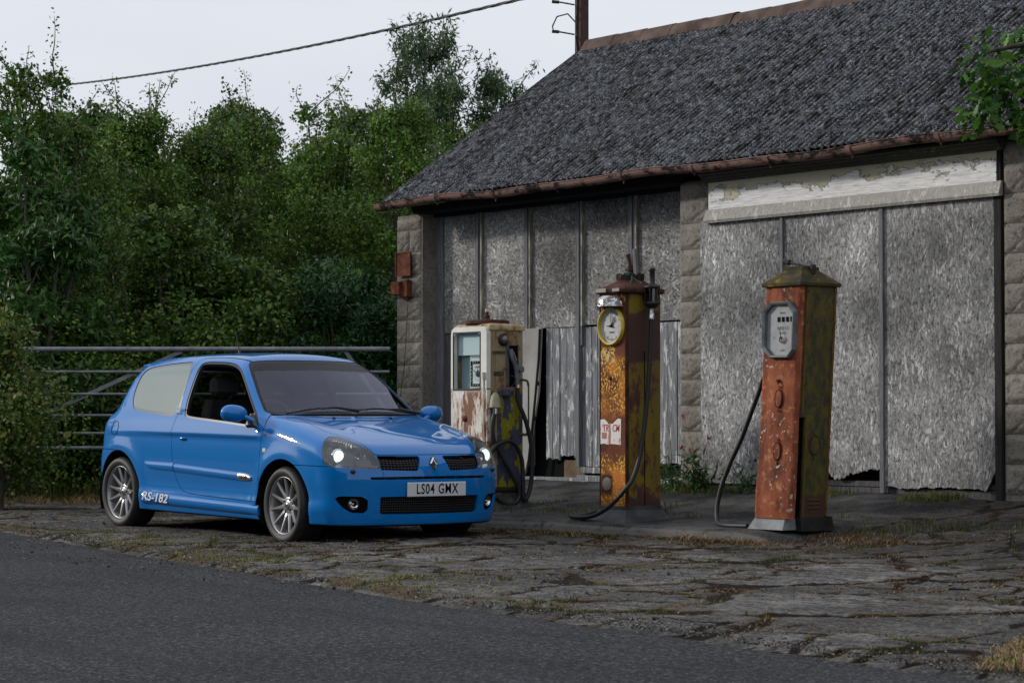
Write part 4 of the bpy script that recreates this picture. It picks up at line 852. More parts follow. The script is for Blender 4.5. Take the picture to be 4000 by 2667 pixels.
mb=MB(); mb.box((1.60,-.11,1.26),(1.63,.11,1.32),.01); mb.build('rear_view_mirror',MAT['plastic'],car)
# ---- wheels
TR=.291
def make_wheel():
    r=empty('wheel')
    mb=MB(); mb.lathe([(.208,.060),(.214,.0),(.222,-.010),(.250,-.020),(.270,-.018),(.283,-.004),(.2885,.012),(.2905,.03),(.2910,.055),(.2910,.14),(.2885,.185),(.275,.205),(.24,.212),(.208,.200)],axis='y',n=72)
    for k in range(64):
        a=2*math.pi*k/64
        for (y0,y1,o_) in ((.012,.045,0),(.150,.188,.05)):
            c0=(math.cos(a+o_)*.2915,y0,math.sin(a+o_)*.2915); c1=(math.cos(a+o_+.03)*.292,y1,math.sin(a+o_+.03)*.292); mb.tube([c0,c1],.0035,4)
    mb.build('tyre',MAT['tyre'],r,fix=False)
    mb=MB(); mb.lathe([(.196,.085),(.200,.03),(.207,.004),(.2125,-.004),(.2175,-.004),(.2195,.004),(.218,.02),(.212,.05)],axis='y',n=64)
    mb.lathe([(.196,.085),(.196,.18),(.206,.19)],axis='y',n=48); NS=SPK
    for k in range(NS):
        a=2*math.pi*k/NS+math.pi/2; pr=[]
        for (rad,wd,yo,th) in ((.060,.024,.034,.05),(.085,.019,.026,.036),(.115,.014,.020,.030),(.16,.0105,.012,.026),(.195,.0092,.006,.024),(.207,.010,.004,.022)):
            c_,s_=math.cos(a),math.sin(a)
            for (du,dy) in ((-wd,.010),(-wd*.45,0),(wd*.45,0),(wd,.010),(wd*.8,th),(-wd*.8,th)): pr.append((c_*rad-s_*du,yo+dy,s_*rad+c_*du))
        mb.add(pr,[(i*6+j,i*6+(j+1)%6,(i+1)*6+(j+1)%6,(i+1)*6+j) for i in range(5) for j in range(6)],False)
    mb.lathe([(.0001,.026),(.030,.026),(.034,.034),(.050,.030),(.072,.036),(.078,.05),(.074,.09)],axis='y',n=40)
    rim=mb.build('rim',MAT['alloy'],r)
    for k in range(4):
        a=2*math.pi*k/4+.5; mb=MB(); mb.lathe([(.0001,.029),(.009,.029),(.010,.036)],(math.cos(a)*.053,0,math.sin(a)*.053),'y',12); mb.build('bolt',MAT['void'],rim)
    mb=MB(); mb.lathe([(.0001,.022),(.026,.022),(.029,.027)],axis='y',n=24); cap=mb.build('centre_cap',MAT['alloy'],rim)
    mb=MB(); o_=[(0,.020),(.013,0),(0,-.020),(-.013,0)]; i_=[(a*.5,b*.5) for a,b in o_]; mb.add([(a,.0205,b) for a,b in o_]+[(a,.0195,b) for a,b in i_],[(k,(k+1)%4,4+(k+1)%4,4+k) for k in range(4)],False); mb.build('centre_emblem',MAT['matt'],rim)
    mb=MB(); mb.lathe([(.05,.105),(.135,.105),(.135,.125),(.05,.125)],axis='y',n=48,smooth=False); mb.build('brake_disc',MAT['disc'],r)
    mb=MB(); mb.box((-.16,.09,-.05),(-.09,.14,.07),.01); mb.lathe([(.0001,.15),(.19,.15),(.197,.155)],axis='y',n=40); mb.build('brake_caliper',MAT['matt'],r)
    return r
SPK=11
w0=make_wheel(); ws_=[(0,-.805,0,0),(2.475,-.808,0,R(-3)),(0,.805,0,math.pi),(2.475,.808,0,math.pi-R(3))]
def copy_children(src,dst):
    for ch in list(src.children):
        c=ch.copy(); COL.objects.link(c); c.parent=dst; copy_children(ch,c)
for i,(x,y,z,rz) in enumerate(ws_):
    o=w0
    if i: o=w0.copy(); COL.objects.link(o); copy_children(w0,o)
    o.parent=car; o.location=(x,y,TR); o.rotation_euler=(0,[.35,1.1,.2,.9][i],rz) if i<2 else (0,.3,rz)
for i,x in enumerate(WX):
    for s in (-1,1):
        mb=MB(); n=28; vs=[]
        for k in range(n+1):
            a=-R(25)+R(230)*k/n
            for y in (.80,.55): vs.append((x+.358*math.cos(a),s*(y+(.0)),WZ+.358*math.sin(a)))
        mb.add(vs,[(2*k,2*k+1,2*k+3,2*k+2) for k in range(n)],True); b_=len(mb.v); mb.add([vs[2*k+1] for k in range(n+1)],[tuple(range(n+1))],False)
        mb.build('wheel_arch_liner',MAT['matt'],car)
# ============================================================ fuel pumps
def root_part(mb,name,mat,root,parent=None,**k):
    o=mb.build(name,mat,parent or root,**k)
    if parent is None: o.location=-Vector(root.location)
    return o
def zr_(m,z0,z1,soft=.02,nz=None,amp=.06):
    z=m.sep()[2]
    if nz is not None: z=m.math('ADD',z,m.math('MULTIPLY',m.math('SUBTRACT',nz,.5),amp*2))
    a=m.n('ShaderNodeMapRange'); a.clamp=True; m.L.new(z,a.inputs[0]); a.inputs[1].default_value=z0-soft; a.inputs[2].default_value=z0+soft
    b=m.n('ShaderNodeMapRange'); b.clamp=True; m.L.new(z,b.inputs[0]); b.inputs[1].default_value=z1-soft; b.inputs[2].default_value=z1+soft; b.inputs[3].default_value=1; b.inputs[4].default_value=0
    return m.math('MULTIPLY',a.outputs[0],b.outputs[0])
# middle pump, front: brown rust with yellow flakes
def flake_front():
    m=NM('rust_with_yellow_flakes'); big=m.noise(4,5,.65); fine=m.noise(70,4,.7)
    c=m.mix(m.ramp(big,[(.35,0),(.65,1)]),(.10,.034,.019),(.20,.064,.030))
    og=m.mix(fine,(.42,.13,.025),(.66,.25,.04)); z=m.sep()[2]
    low=zr_(m,.15,.60,.03,big,.05); c=m.mix(m.math('MULTIPLY',low,m.ramp(m.noise(6,4),[(.35,.2),(.6,.9)])),c,og)
    n5=m.noise(5.5,5,.65,m.co((1,1,.8),loc=(4,1,2))); mid=m.math('MULTIPLY',zr_(m,.95,1.42,.04,big,.05),m.ramp(n5,[(.45,0),(.6,.85)])); c=m.mix(mid,c,og)
    v=m.vor(62,m.co((1,1,.72)),'F1'); sp=m.ramp(v,[(.35,1),(.48,0)]); msk=m.math('MULTIPLY',m.ramp(m.noise(9,5,.7,m.co(loc=(2,2,2))),[(.42,0),(.50,1)]),m.math('ADD',m.math('ADD',zr_(m,.2,.66,.03,big,.04),zr_(m,1.0,1.40,.03,big,.03),True),zr_(m,1.80,1.93,.02),True))
    c=m.mix(m.math('MULTIPLY',sp,msk),c,(.72,.45,.06))
    pt=m.math('MULTIPLY',zr_(m,1.385,1.49,.006,m.noise(30,3),.012),m.math('LESS_THAN',m.sep()[0],-.0)); px=m.math('LESS_THAN',m.sep()[0],-14.19+0)
    c=m.mix(m.math('MULTIPLY',m.math('MULTIPLY',zr_(m,1.375,1.492,.006,m.noise(40,3),.015),px),m.ramp(m.noise(28,4,.6),[(.5,1),(.54,0)])),c,(.60,.40,.04))
    c=m.mix(m.math('MULTIPLY',m.math('MULTIPLY',zr_(m,1.365,1.47,.006,m.noise(40,3),.015),px),m.ramp(m.noise(33,4,.6,m.co(loc=(1,1,1))),[(.55,0),(.58,1)])),c,(.62,.50,.42))
    c=m.mix(m.math('MULTIPLY',zr_(m,.36,.52,.02,m.noise(12,3),.03),m.ramp(m.math('ABSOLUTE',m.math('ADD',m.sep()[0],14.287)),[(.055,1),(.085,0)])),c,(.075,.026,.018))
    m.set(color=c,rough=.8,normal=m.bump(m.math('ADD',sp,fine),.5,.004)); return m.m
def yellow_side(name,yel,zones,scale=1,dark=(.040,.018,.011),blue=None,rim=(.16,.055,.02),thr=.5,bs=6):
    m=NM(name); n=m.noise(7*scale,6,.7,m.co((1,1,.55))); n2=m.noise(2.2*scale,4,.6,m.co((1.5,1.5,.6))); fine=m.noise(55,4,.7)
    c=m.mix(m.ramp(n2,[(.3,0),(.7,1)]),yel,tuple(x*.62 for x in yel)); k=m.ramp(n,[(thr,0),(thr+.03,1)])
    rz=None
    for (a,b) in zones:
        q=zr_(m,a,b,.012,m.noise(9,5,.7),.10); rz=q if rz is None else m.math('MAXIMUM',rz,q)
    br=m.mix(fine,dark,tuple(x*1.9 for x in dark)); c=m.mix(k,c,m.mix(m.ramp(n,[(thr,1),(thr+.1,0)]),br,rim))
    if blue: c=m.mix(m.ramp(m.noise(bs,6,.75,m.co((1.2,1.2,.7),loc=(5,5,5))),[(.42,0),(.60,.92)]),c,blue)
    if rz is not None: c=m.mix(rz,c,br)
    cr=m.vor(26,m.co((1,1.3,.6)),'DISTANCE_TO_EDGE'); c=m.mix(m.math('MULTIPLY',m.ramp(cr,[(0,.8),(.05,0)]),m.ramp(m.noise(3,3),[(.5,0),(.6,1)])),c,dark)
    m.set(color=c,rough=.55,normal=m.bump(m.math('ADD',k,m.math('MULTIPLY',fine,.4)),.5,.004)); return m.m
PM=empty('fuel_pump',(-14.215,12.225,.16)); tag(PM,'square yellow and brown fuel pump with a round clock-like dial','fuel pump','old fuel pumps on the kerb island')
x0,x1,y0,y1=-14.37,-14.06,12.05,12.405
MF=flake_front(); MS=yellow_side('yellow_paint_over_rust',(.215,.150,.006),[(1.38,1.77),(.10,.33)],1,thr=.535)
m=NM('brown_rust_edge'); MAT['brown']=mottled('brown_rust_edge',(.035,.018,.014),(.095,.038,.026),12,.8,.3)
b=MB(); b.prism([(x0+.01,y0),(x1-.012,y0),(x1-.012,y0+.012),(x0+.01,y0+.012)],1.67,'z',.24); root_part(b,'front_panel',MF,PM,bevel=.003)
b=MB(); b.box((x0,y0+.013,.24),(x1,y1,1.908),.006); root_part(b,'housing',MS,PM)
b=MB(); b.box((x0-.004,y0-.004,.24),(x0+.009,y0+.012,1.908),.003); b.box((x1-.011,y0-.004,.24),(x1+.003,y0+.03,1.908),.004); root_part(b,'corner_strip',MAT['brown'],PM)
b=MB(); b.box((x1-.001,12.235,.26),(x1+.004,12.241,1.46)); root_part(b,'door_seam',MAT['void'],PM)
# flared iron foot
b=MB(); cx_,cy_=(x0+x1)/2,(y0+y1)/2; hx,hy=(x1-x0)/2,(y1-y0)/2; rings=[]
for z,e in ((.275,.004),(.245,.006),(.22,.022),(.19,.055),(.165,.105),(.145,.115)): rings+=[(cx_-hx-e,cy_-hy-e,z),(cx_+hx+e,cy_-hy-e,z),(cx_+hx+e,cy_+hy+e*.6,z),(cx_-hx-e,cy_+hy+e*.6,z)]
b.add(rings,[(i*4+j,i*4+(j+1)%4,(i+1)*4+(j+1)%4,(i+1)*4+j) for i in range(5) for j in range(4)],False); b.add([(x0+.0,y0+.002,.26),(x1,y0+.002,.26),(x1,y1,.26),(x0,y1,.26)],[(0,1,2,3)]); root_part(b,'flared_foot',mottled('black_iron_foot',(.018,.018,.020),(.075,.075,.08),5,.6,.3,.2),PM)
# lid
def square_ring(r,z,n=32,p=4):
    o=[]
    for k in range(n):
        a=2*math.pi*k/n+math.pi/4; c_,s_=math.cos(a),math.sin(a); q=(abs(c_)**p+abs(s_)**p)**(-1/p); o.append((cx_+r[0]*c_*q,cy_+r[1]*s_*q,z))
    return o
b=MB(); lid=[((hx+.035,hy+.035),1.905,6),((hx+.045,hy+.045),1.912,6),((hx+.045,hy+.045),1.940,6),((hx+.030,hy+.030),1.948,5),((.15,.16),1.975,3),((.115,.12),2.000,2.2),((.105,.105),2.012,2)]
vs=[]
for r_,z,p_ in lid: vs+=square_ring(r_,z,32,p_)
b.add(vs,[(i*32+j,i*32+(j+1)%32,(i+1)*32+(j+1)%32,(i+1)*32+j) for i in range(6) for j in range(32)],True); b.add(vs[-32:],[tuple(range(32))]); b.add(vs[:32],[tuple(range(32))]); root_part(b,'lid',MAT['brown'],PM)
b=MB(); b.lathe([(.105,2.010),(.108,2.03),(.104,2.040)],(cx_,cy_,0),n=32)
for k in range(12):
    a=2*math.pi*k/12; b.cyl((cx_+.098*math.cos(a),cy_+.098*math.sin(a),2.040),(cx_+.108*math.cos(a),cy_+.108*math.sin(a),2.040),.026,n=14)
root_part(b,'crown_ring',mottled('dark_rusted_iron',(.02,.014,.012),(.06,.03,.025),14),PM)
b=MB(); b.cyl((cx_,cy_,2.0),(cx_,cy_,2.125),.022,n=14); b.cyl((cx_,cy_,2.085),(cx_,cy_,2.097),.04,n=14); b.cyl((cx_+.0,cy_,2.12),(cx_-.005,cy_,2.16),.012,n=8); b.cyl((cx_-.005,cy_,2.155),(cx_-.018,cy_-.006,2.215),.014,.020,n=10); root_part(b,'finial',MAT['brown'],PM)
b=MB(); b.box((cx_+.045,cy_-.01,2.05),(cx_+.075,cy_+.012,2.255),rot=Matrix.Rotation(R(-6),3,'Y')); root_part(b,'timber_stub',MAT['post'],PM)
b=MB(); rr=random.Random(9)
for k in range(4):
    q=Vector((cx_+.02,cy_-.03,2.07)); pts=[tuple(q)]
    for j in range(9): q=q+Vector((rr.uniform(-.005,.045),rr.uniform(-.04,.02),rr.uniform(-.035,.03)*(1 if j else 0))); pts.append(tuple(q))
    b.tube(pts,.0018,4)
root_part(b,'green_twine',plain('green_twine',(.05,.22,.15),.7),PM)
FL_=mottled('faded_label',(.30,.27,.23),(.42,.38,.33),20)
b=MB(); b.box((x0+.02,11.995,1.915),(x0+.135,12.001,1.945),.001); root_part(b,'lid_label',FL_,PM)
b=MB(); b.box((x1-.10,11.997,1.918),(x1-.02,12.002,1.942)); root_part(b,'lid_label',FL_,PM)
# dial
dz=1.655; dx_=-14.221
b=MB(); b.lathe([(.132,12.05),(.133,12.026),(.138,12.018),(.146,12.020),(.149,12.05)],(dx_,0,dz),'y',48); dial=root_part(b,'dial_bezel',mottled('yellow_bezel',(.50,.38,.03),(.62,.50,.10),25,.5),PM)
b=MB(); b.lathe([(.0001,12.048),(.132,12.048)],(dx_,0,dz),'y',48); b.lathe([(.0001,12.0465),(.0001,12.046)],(dx_,0,dz),'y',8); face=b.build('dial_face',mottled('pale_dial_face',(.36,.37,.375),(.52,.53,.53),9,.5,.1),dial)
NB=Matrix(((1,0,0,0),(0,0,-1,0),(0,1,0,0),(0,0,0,1)))
b=MB()
for k in range(60):
    a=2*math.pi*k/60; l=.012 if k%5 else .024; r1=.112; M_=Matrix.Translation((dx_+math.sin(a)*(r1-l/2),12.0465,dz+math.cos(a)*(r1-l/2)))@Matrix.Rotation(a,4,'Y'); b.M=M_; b.box((-.0012 if k%5 else -.003,-.0005,-l/2),(.0012 if k%5 else .003,.0005,l/2))
b.build('dial_ticks',plain('grey_ticks',(.16,.16,.165),.6),dial)
b=MB()
for a,l,wd in ((-.14,.105,.0035),(.42,.075,.004),(-1.52,.062,.006),(.72,.07,.003)):
    b.M=Matrix.Translation((dx_,12.040,dz))@Matrix.Rotation(a,4,'Y'); b.add([(-wd,0,-.01),(wd,0,-.01),(wd*.3,0,l),(-wd*.3,0,l)],[(0,1,2,3)]); b.add([(-wd,.002,-.01),(wd,.002,-.01),(wd*.3,.002,l),(-wd*.3,.002,l)],[(3,2,1,0)])
b.M=Matrix.Identity(4); b.cyl((dx_,12.046,dz),(dx_,12.032,dz),.011,n=16)
for a,l in ((.42,.07),(.72,.055)):
    c=(dx_+math.sin(a)*l,12.04,dz+math.cos(a)*l); b.tube([(c[0]+.009*math.cos(t),12.04,c[2]+.009*math.sin(t)) for t in np.linspace(0,6.283,13)],.0016,4,caps=False)
b.build('dial_hands',MAT['void'],dial)
b=MB()
for k in range(5): b.box((dx_-.026+.011*k,12.0455,dz-.052),(dx_-.018+.011*k,12.047,dz-.043))
b.build('dial_counter',MAT['void'],dial)
# chrome hood lamp over the dial
b=MB(); n=20
def hood(u,v):
    a=math.pi*(u); bq=v*math.pi/2; return (-14.212+.128*math.cos(a)*(1-.55*v*v), 12.045-.125*math.sin(a)*(1-.45*v*v), 1.805+.085*math.sin(bq))
b.grid(hood,n,8); b.add([hood(u/20,1) for u in range(21)],[tuple(range(21))],True); b.tube([hood(u/20,0) for u in range(21)],.005,6)
hm=NM('flaked_chrome'); k_=hm.ramp(hm.noise(26,5,.7),[(.50,0),(.54,1)]); hm.set(color=hm.mix(k_,(.62,.64,.66),(.20,.17,.13)),metal=hm.math('SUBTRACT',1,k_),rough=.18,normal=hm.bump(k_,.3,.002)); MAT['fchrome']=hm.m; root_part(b,'dial_lamp_hood',hm.m,PM)
# sticker
sm=NM('torn_white_sticker'); k_=sm.ramp(sm.noise(30,5,.7,sm.co((1,1,.5))),[(.56,0),(.6,.8)]); sm.set(color=sm.mix(k_,(.70,.66,.62),(.40,.16,.12)),rough=.6)
b=MB(); pts=[(-14.363,.748),(-14.300,.752),(-14.297,.745),(-14.268,.746),(-14.262,.752),(-14.119,.742),(-14.121,.80),(-14.117,.94),(-14.15,.945),(-14.185,.925),(-14.215,.905),(-14.262,.902),(-14.290,.925),(-14.318,.940),(-14.363,.936)]; b.prism(pts,.0012,'y',12.0482); st=root_part(b,'torn_sticker',sm.m,PM)
b=MB(); b.prism([(-14.262,.742),(-14.242,.742),(-14.238,.83),(-14.245,.91),(-14.262,.905),(-14.258,.85),(-14.268,.80)],.0008,'y',12.047); b.prism([(-14.345,.79),(-14.285,.788),(-14.285,.835),(-14.345,.838)],.0006,'y',12.0474); b.build('rust_run',plain('sticker_rust',(.42,.20,.15),.8),st)
def wr(txt,x,z,size,y,mat,parent,name='lettering',sx=1,off=0,shear=0): return text_mesh(txt,size,mat,parent,Matrix.Translation((x,y,z))@NB,.0004,off,name,shear,sx=sx)
RED=plain('faded_red_ink',(.42,.03,.035),.6); wr('TR',-14.298,.868,.080,12.0470,RED,st,sx=.72,off=.0006,shear=.15); wr('CM',-14.178,.868,.080,12.0470,RED,st,sx=.72,off=.0006,shear=.15)
b=MB(); b.lathe([(.0001,12.043),(.048,12.043),(.052,12.047),(.053,12.05)],(-14.287,0,.44),'y',32); root_part(b,'round_cover_plate',mottled('grey_cover_plate',(.16,.14,.12),(.26,.24,.20),12),PM)
b=MB(); b.lathe([(.0001,12.044),(.016,12.044),(.018,12.05)],(-14.245,0,1.255),'y',14); root_part(b,'keyhole_plate',MAT['brown'],PM)
# hose side: sight glass, pipe and hose
HX=-13.985
b=MB(); c=(HX,12.252,0); b.lathe([(.0001,1.79),(.03,1.79),(.062,1.82),(.066,1.835),(.05,1.84)],c,n=24); b.lathe([(.05,1.94),(.062,1.945),(.062,1.962),(.03,1.967),(.022,1.99),(.022,2.075),(.027,2.08),(.027,2.10),(.0001,2.103)],c,n=24)
for k in range(6):
    a=math.pi*k/3; b.cyl((c[0]+.055*math.cos(a),c[1]+.055*math.sin(a),1.83),(c[0]+.055*math.cos(a),c[1]+.055*math.sin(a),1.972),.005,n=6)
b.box((-14.06,12.22,1.85),(-14.03,12.29,1.93)); sg=root_part(b,'sight_glass_frame',MAT['black'],PM)
b=MB(); b.lathe([(.044,1.84),(.044,1.94)],c,n=24); root_part(b,'sight_glass',glass('old_sight_glass',(.30,.28,.22),.05),PM)
b=MB(); b.lathe([(.017,1.79),(.017,1.755),(.022,1.75),(.022,1.705)],(HX,12.245,0),n=16); root_part(b,'hose_coupling',MAT['fchrome'],PM)
def smoothpath(P,n=6):
    P=[Vector(p) for p in P]; o=[]
    for i in range(len(P)-1):
        a,b_,c_,d=P[max(i-1,0)],P[i],P[i+1],P[min(i+2,len(P)-1)]
        for k in range(n):
            t=k/n; o.append(tuple(.5*((2*b_)+(c_-a)*t+(2*a-5*b_+4*c_-d)*t*t+(3*b_-a-3*c_+d)*t**3)))
    o.append(tuple(P[-1])); return o
b=MB(); b.tube(smoothpath([(HX,12.245,1.72),(HX+.0,12.24,1.6),(HX,12.22,1.31),(HX,12.185,.98),(HX+.0,12.13,.68),(HX-.0,12.06,.50),(-14.0,11.995,.41),(-14.12,11.95,.285),(-14.28,11.93,.205),(-14.45,11.93,.180),(-14.60,11.95,.182),(-14.63,12.02,.185),(-14.55,12.08,.20),(-14.42,12.12,.24)]),.0175,10); root_part(b,'hose',MAT['black'],PM)
# nozzle on the left side
b=MB(); b.tube(smoothpath([(-14.425,12.16,1.42),(-14.425,12.15,1.50),(-14.41,12.13,1.53)]),[.020]*13,10); b.tube(smoothpath([(-14.44,12.14,1.50),(-14.42,12.12,1.56),(-14.40,12.12,1.585)]),.013,8); b.box((-14.43,12.15,1.34),(-14.37,12.18,1.36)); b.cyl((-14.425,12.16,1.32),(-14.425,12.16,1.40),.024,n=12); root_part(b,'nozzle',MAT['fchrome'],PM)
b=MB(); b.tube(smoothpath([(-14.425,12.165,1.34),(-14.425,12.17,1.2),(-14.415,12.18,1.0),(-14.40,12.2,.80),(-14.39,12.24,.72)]),.0165,8); root_part(b,'nozzle_hose',MAT['black'],PM)

# -------------------------------- right pump
PR=empty('fuel_pump',(-12.45,12.25,.15)); tag(PR,'leaning fuel pump with orange rusty front and octagonal meter window','fuel pump','old fuel pumps on the kerb island')
SH=Matrix(((1,0,.070,-.070*.24),(0,1,0,0),(0,0,1,0),(0,0,0,1)))
def rb(): q=MB(); q.M=SH.copy(); return q
om=NM('orange_red_rust'); n1=om.noise(4,6,.7,om.co((1,1,.6))); n2=om.noise(60,4,.7); n3=om.noise(15,5,.7)
c=om.ramp(n1,[(.34,(.070,.024,.017)),(.44,(.19,.052,.026)),(.54,(.28,.080,.038)),(.68,(.37,.13,.058))]); c=om.mix(om.ramp(n3,[(.56,0),(.66,.85)]),c,(.46,.20,.08)); c=om.mix(om.ramp(om.noise(9,6,.75,om.co((1,1,.25),loc=(3,2,8))),[(.56,0),(.66,.75)]),c,(.075,.030,.022)); c=om.mix(om.math('MULTIPLY',om.ramp(om.noise(24,4,.6),[(.60,0),(.64,1)]),om.ramp(om.noise(3,3),[(.48,0),(.58,1)])),c,(.60,.47,.38))
om.set(color=c,rough=.72,normal=om.bump(om.math('ADD',n1,n2),.5,.004)); ORG=om.m
OLV=yellow_side('olive_paint_over_rust',(.120,.105,.008),[(.15,.40)],1.5,blue=(.022,.026,.018),thr=.56,rim=(.10,.045,.014),bs=13)
xa,xb,ya,yb=-12.628,-12.275,12.04,12.41
b=rb(); b.box((xa+.01,ya+.04,.25),(xb-.04,yb,1.89)); root_part(b,'inner_core',MAT['void'],PR)
# front shell with folded sides, slightly bulging toward its foot
b=rb(); nz_=30; pr=[]
for k in range(nz_+1):
    t=k/nz_; z=.235+1.655*t; bl=.018*math.exp(-((t-.08)/.12)**2); w_=1+.0*t; ox=.010*math.exp(-((t-.2)/.15)**2)
    pr+=[(xa+.0,ya+.10,z),(xa,ya+.012,z),(xa+.008,ya+.002-bl,z),(xa+.03,ya-bl,z),(xa+.05,ya+.006-bl,z),(xa+.07,ya+.0-bl*1.1,z),(xb-.07+ox,ya-bl*1.1,z),(xb-.03+ox,ya-bl,z),(xb-.008+ox,ya+.004-bl,z),(xb+ox,ya+.014-bl,z),(xb+ox*.5,ya+.045,z)]
nn=11; b.add(pr,[(i*nn+j,i*nn+j+1,(i+1)*nn+j+1,(i+1)*nn+j) for i in range(nz_) for j in range(nn-1)],True); root_part(b,'front_shell',ORG,PR)
# side door: a tray panel, hanging open a little at the bottom
b=rb(); b.box((xb-.030,ya+.055,.95),(xb-.004,yb-.0,1.885),.004); b.M=SH@Matrix.Translation((0,0,0)); b.box((xb-.028,ya+.11,.235),(xb-.002,yb-.0,.96),.004)
b.add([(xb-.004,ya+.056,1.02),(xb-.004,ya+.12,.95),(xb-.004,ya+.056,.95+.1)],[(0,1,2)]); sdp=root_part(b,'side_door',OLV,PR)
b=rb()
for (p0,p1) in (((ya+.065,.97),(ya+.085,1.875)),((yb-.028,.25),(yb-.008,1.875)),((ya+.115,.245),(ya+.133,.96))): b.box((xb-.006,p0[0],p0[1]),(xb+.006,p1[0],p1[1]),.003)
b.build('door_edge_rib',mottled('rusty_olive_rib',(.10,.06,.015),(.17,.09,.03),10),sdp)
b=rb()
for z in (.30,.33,.36): b.box((xb-.003,ya+.17,z),(xb+.005,yb-.07,z+.013),.003)
b.build('vent_louvre',mottled('rusty_louvre',(.06,.04,.012),(.11,.06,.02),10),sdp)
for z in np.arange(.3,1.85,.22):
    b=rb(); b.cyl((xb-.004,yb-.018,z),(xb+.010,yb-.018,z),.006,n=8); b.build('door_stud',MAT['brown'],sdp)
    if z>1: b=rb(); b.cyl((xb-.004,ya+.075,z),(xb+.010,ya+.075,z),.006,n=8); b.build('door_stud',MAT['brown'],sdp)
def oval(cx0,cz0,y,rx=.033,rz=.062,side=False):
    b=rb(); ring=[]
    for k in range(25):
        a=2*math.pi*k/24; p=(cx0+rx*math.cos(a),y,cz0+rz*math.sin(a)) if not side else (xb+.002,cx0+rx*math.cos(a),cz0+rz*math.sin(a)); ring.append(p)
    b.mi=1; b.tube(ring,.0065,6,caps=False); b.mi=0; b.add([(p[0],p[1]-(.004 if not side else 0),p[2]) if not side else (p[0]+.002,p[1],p[2]) for p in ring[:-1]],[tuple(range(24))])
    for s_ in (-1,1):
        q=(cx0,y,cz0+s_*(rz+.022)) if not side else (xb,cx0,cz0+s_*(rz+.022)); d=(0,-.010,0) if not side else (.010,0,0); b.cyl(q,tuple(q[i]+d[i] for i in range(3)),.011,n=10)
    return b
SHX=lambda z:.070*(z-.24)
root_part(oval(-12.376-SHX(1.095),1.085,ya-.009),'oval_cover',[ORG,MAT['brown']],PR); root_part(oval(-12.394-SHX(.712),.712,ya-.009),'oval_cover',[ORG,MAT['brown']],PR); root_part(oval(12.25,.754,0,.05,.065,True),'oval_cover',[OLV,MAT['brown']],PR)
b=rb(); b.cyl((-12.377-SHX(1.21),ya,1.21),(-12.377-SHX(1.21),ya-.02,1.21),.012,n=10); b.tube([(-12.377-SHX(1.21),ya-.018,1.21),(-12.365-SHX(1.2),ya-.02,1.185)],.006,6); root_part(b,'door_latch',MAT['brown'],PR)
# octagonal frame
b=MB(); o_=[(-12.434,1.769),(-12.246,1.765),(-12.190,1.697),(-12.207,1.428),(-12.262,1.371),(-12.446,1.374),(-12.524,1.443),(-12.512,1.708)]; cxo,czo=-12.358,1.57
sc=lambda f,y:[(cxo+(x-cxo)*f,y,czo+(z-czo)*(1-(1-f)*.62)) for x,z in o_]
vs=sc(1.02,ya+.01)+sc(1.02,ya-.026)+sc(.96,ya-.038)+sc(.85,ya-.030)+sc(.82,ya+.02); b.add(vs,[(r_*8+k,r_*8+(k+1)%8,(r_+1)*8+(k+1)%8,(r_+1)*8+k) for r_ in range(4) for k in range(8)],False); wf=root_part(b,'window_frame',mottled('grey_painted_frame',(.085,.095,.10),(.15,.165,.175),14,.55,.15),PR)
b=MB(); b.add(sc(.86,ya-.004),[tuple(range(8))]); mf=b.build('meter_face',mottled('meter_face',(.22,.235,.24),(.33,.34,.345),10,.5),wf)
b=MB()
for k in range(4): b.box((-12.385+.043*k,ya-.0085,1.628),(-12.36+.043*k,ya-.006,1.662))
b.build('counter_window',MAT['void'],wf)
INK=plain('meter_ink',(.05,.05,.052),.6)
for t_,x_,z_,s_ in (('8 9 0 1 2',-12.333,1.583,.030),('PENCE',-12.335,1.69,.018),('7',-12.425,1.515,.022),('3',-12.245,1.515,.022),('GALLONS',-12.335,1.548,.016),('6 5 4',-12.34,1.425,.02)): wr(t_,x_,z_,s_,ya-.0075,INK,wf)
b=MB(); b.lathe([(.0001,ya-.022),(.012,ya-.020),(.030,ya-.012),(.032,ya-.004)],(-12.335,0,1.505),'y',20); b.build('meter_boss',plain('pale_boss',(.55,.55,.5),.4),wf)
b=MB(); b.tube([(-12.335,ya-.025,1.505),(-12.352,ya-.02,1.585)],[.004,.002],5); b.tube([(-12.335+.012*math.cos(t),ya-.026,1.503+.02*math.sin(t)) for t in np.linspace(0,5,12)],.004,5); b.build('meter_pointer',INK,wf)
# roof
RM=NM('mossy_roof_metal'); n1=RM.noise(7,5,.7); c=RM.mix(RM.ramp(n1,[(.35,0),(.6,1)]),(.028,.028,.022),(.075,.062,.020)); c=RM.mix(RM.ramp(RM.noise(12,5,.7),[(.56,0),(.63,1)]),c,(.20,.12,.02)); RM.set(color=c,rough=.85,normal=RM.bump(n1,.5,.006))
sx_=SHX(1.9); ax0,ax1=xa+sx_-.018,xb+sx_+.014; ay0,ay1=ya-.018,yb+.014
rq=lambda e,z:[(ax0+e[0],ay0+e[1],z),(ax1-e[0],ay0+e[1],z),(ax1-e[0],ay1-e[1],z),(ax0+e[0],ay1-e[1],z)]
b=MB(); lv=[((0,0),1.878),((-.004,-.004),1.884),((-.004,-.004),1.902),((.095,.11),1.990),((.10,.115),1.998),((.10,.115),2.020)]; vs=[]
for e,z in lv: vs+=rq(e,z)
b.add(vs,[(i*4+k,i*4+(k+1)%4,(i+1)*4+(k+1)%4,(i+1)*4+k) for i in range(5) for k in range(4)],False); b.add(rq((.10,.115),2.020),[(0,1,2,3)]); b.add(rq((0,0),1.878),[(3,2,1,0)]); root_part(b,'hipped_cap',RM.m,PR)
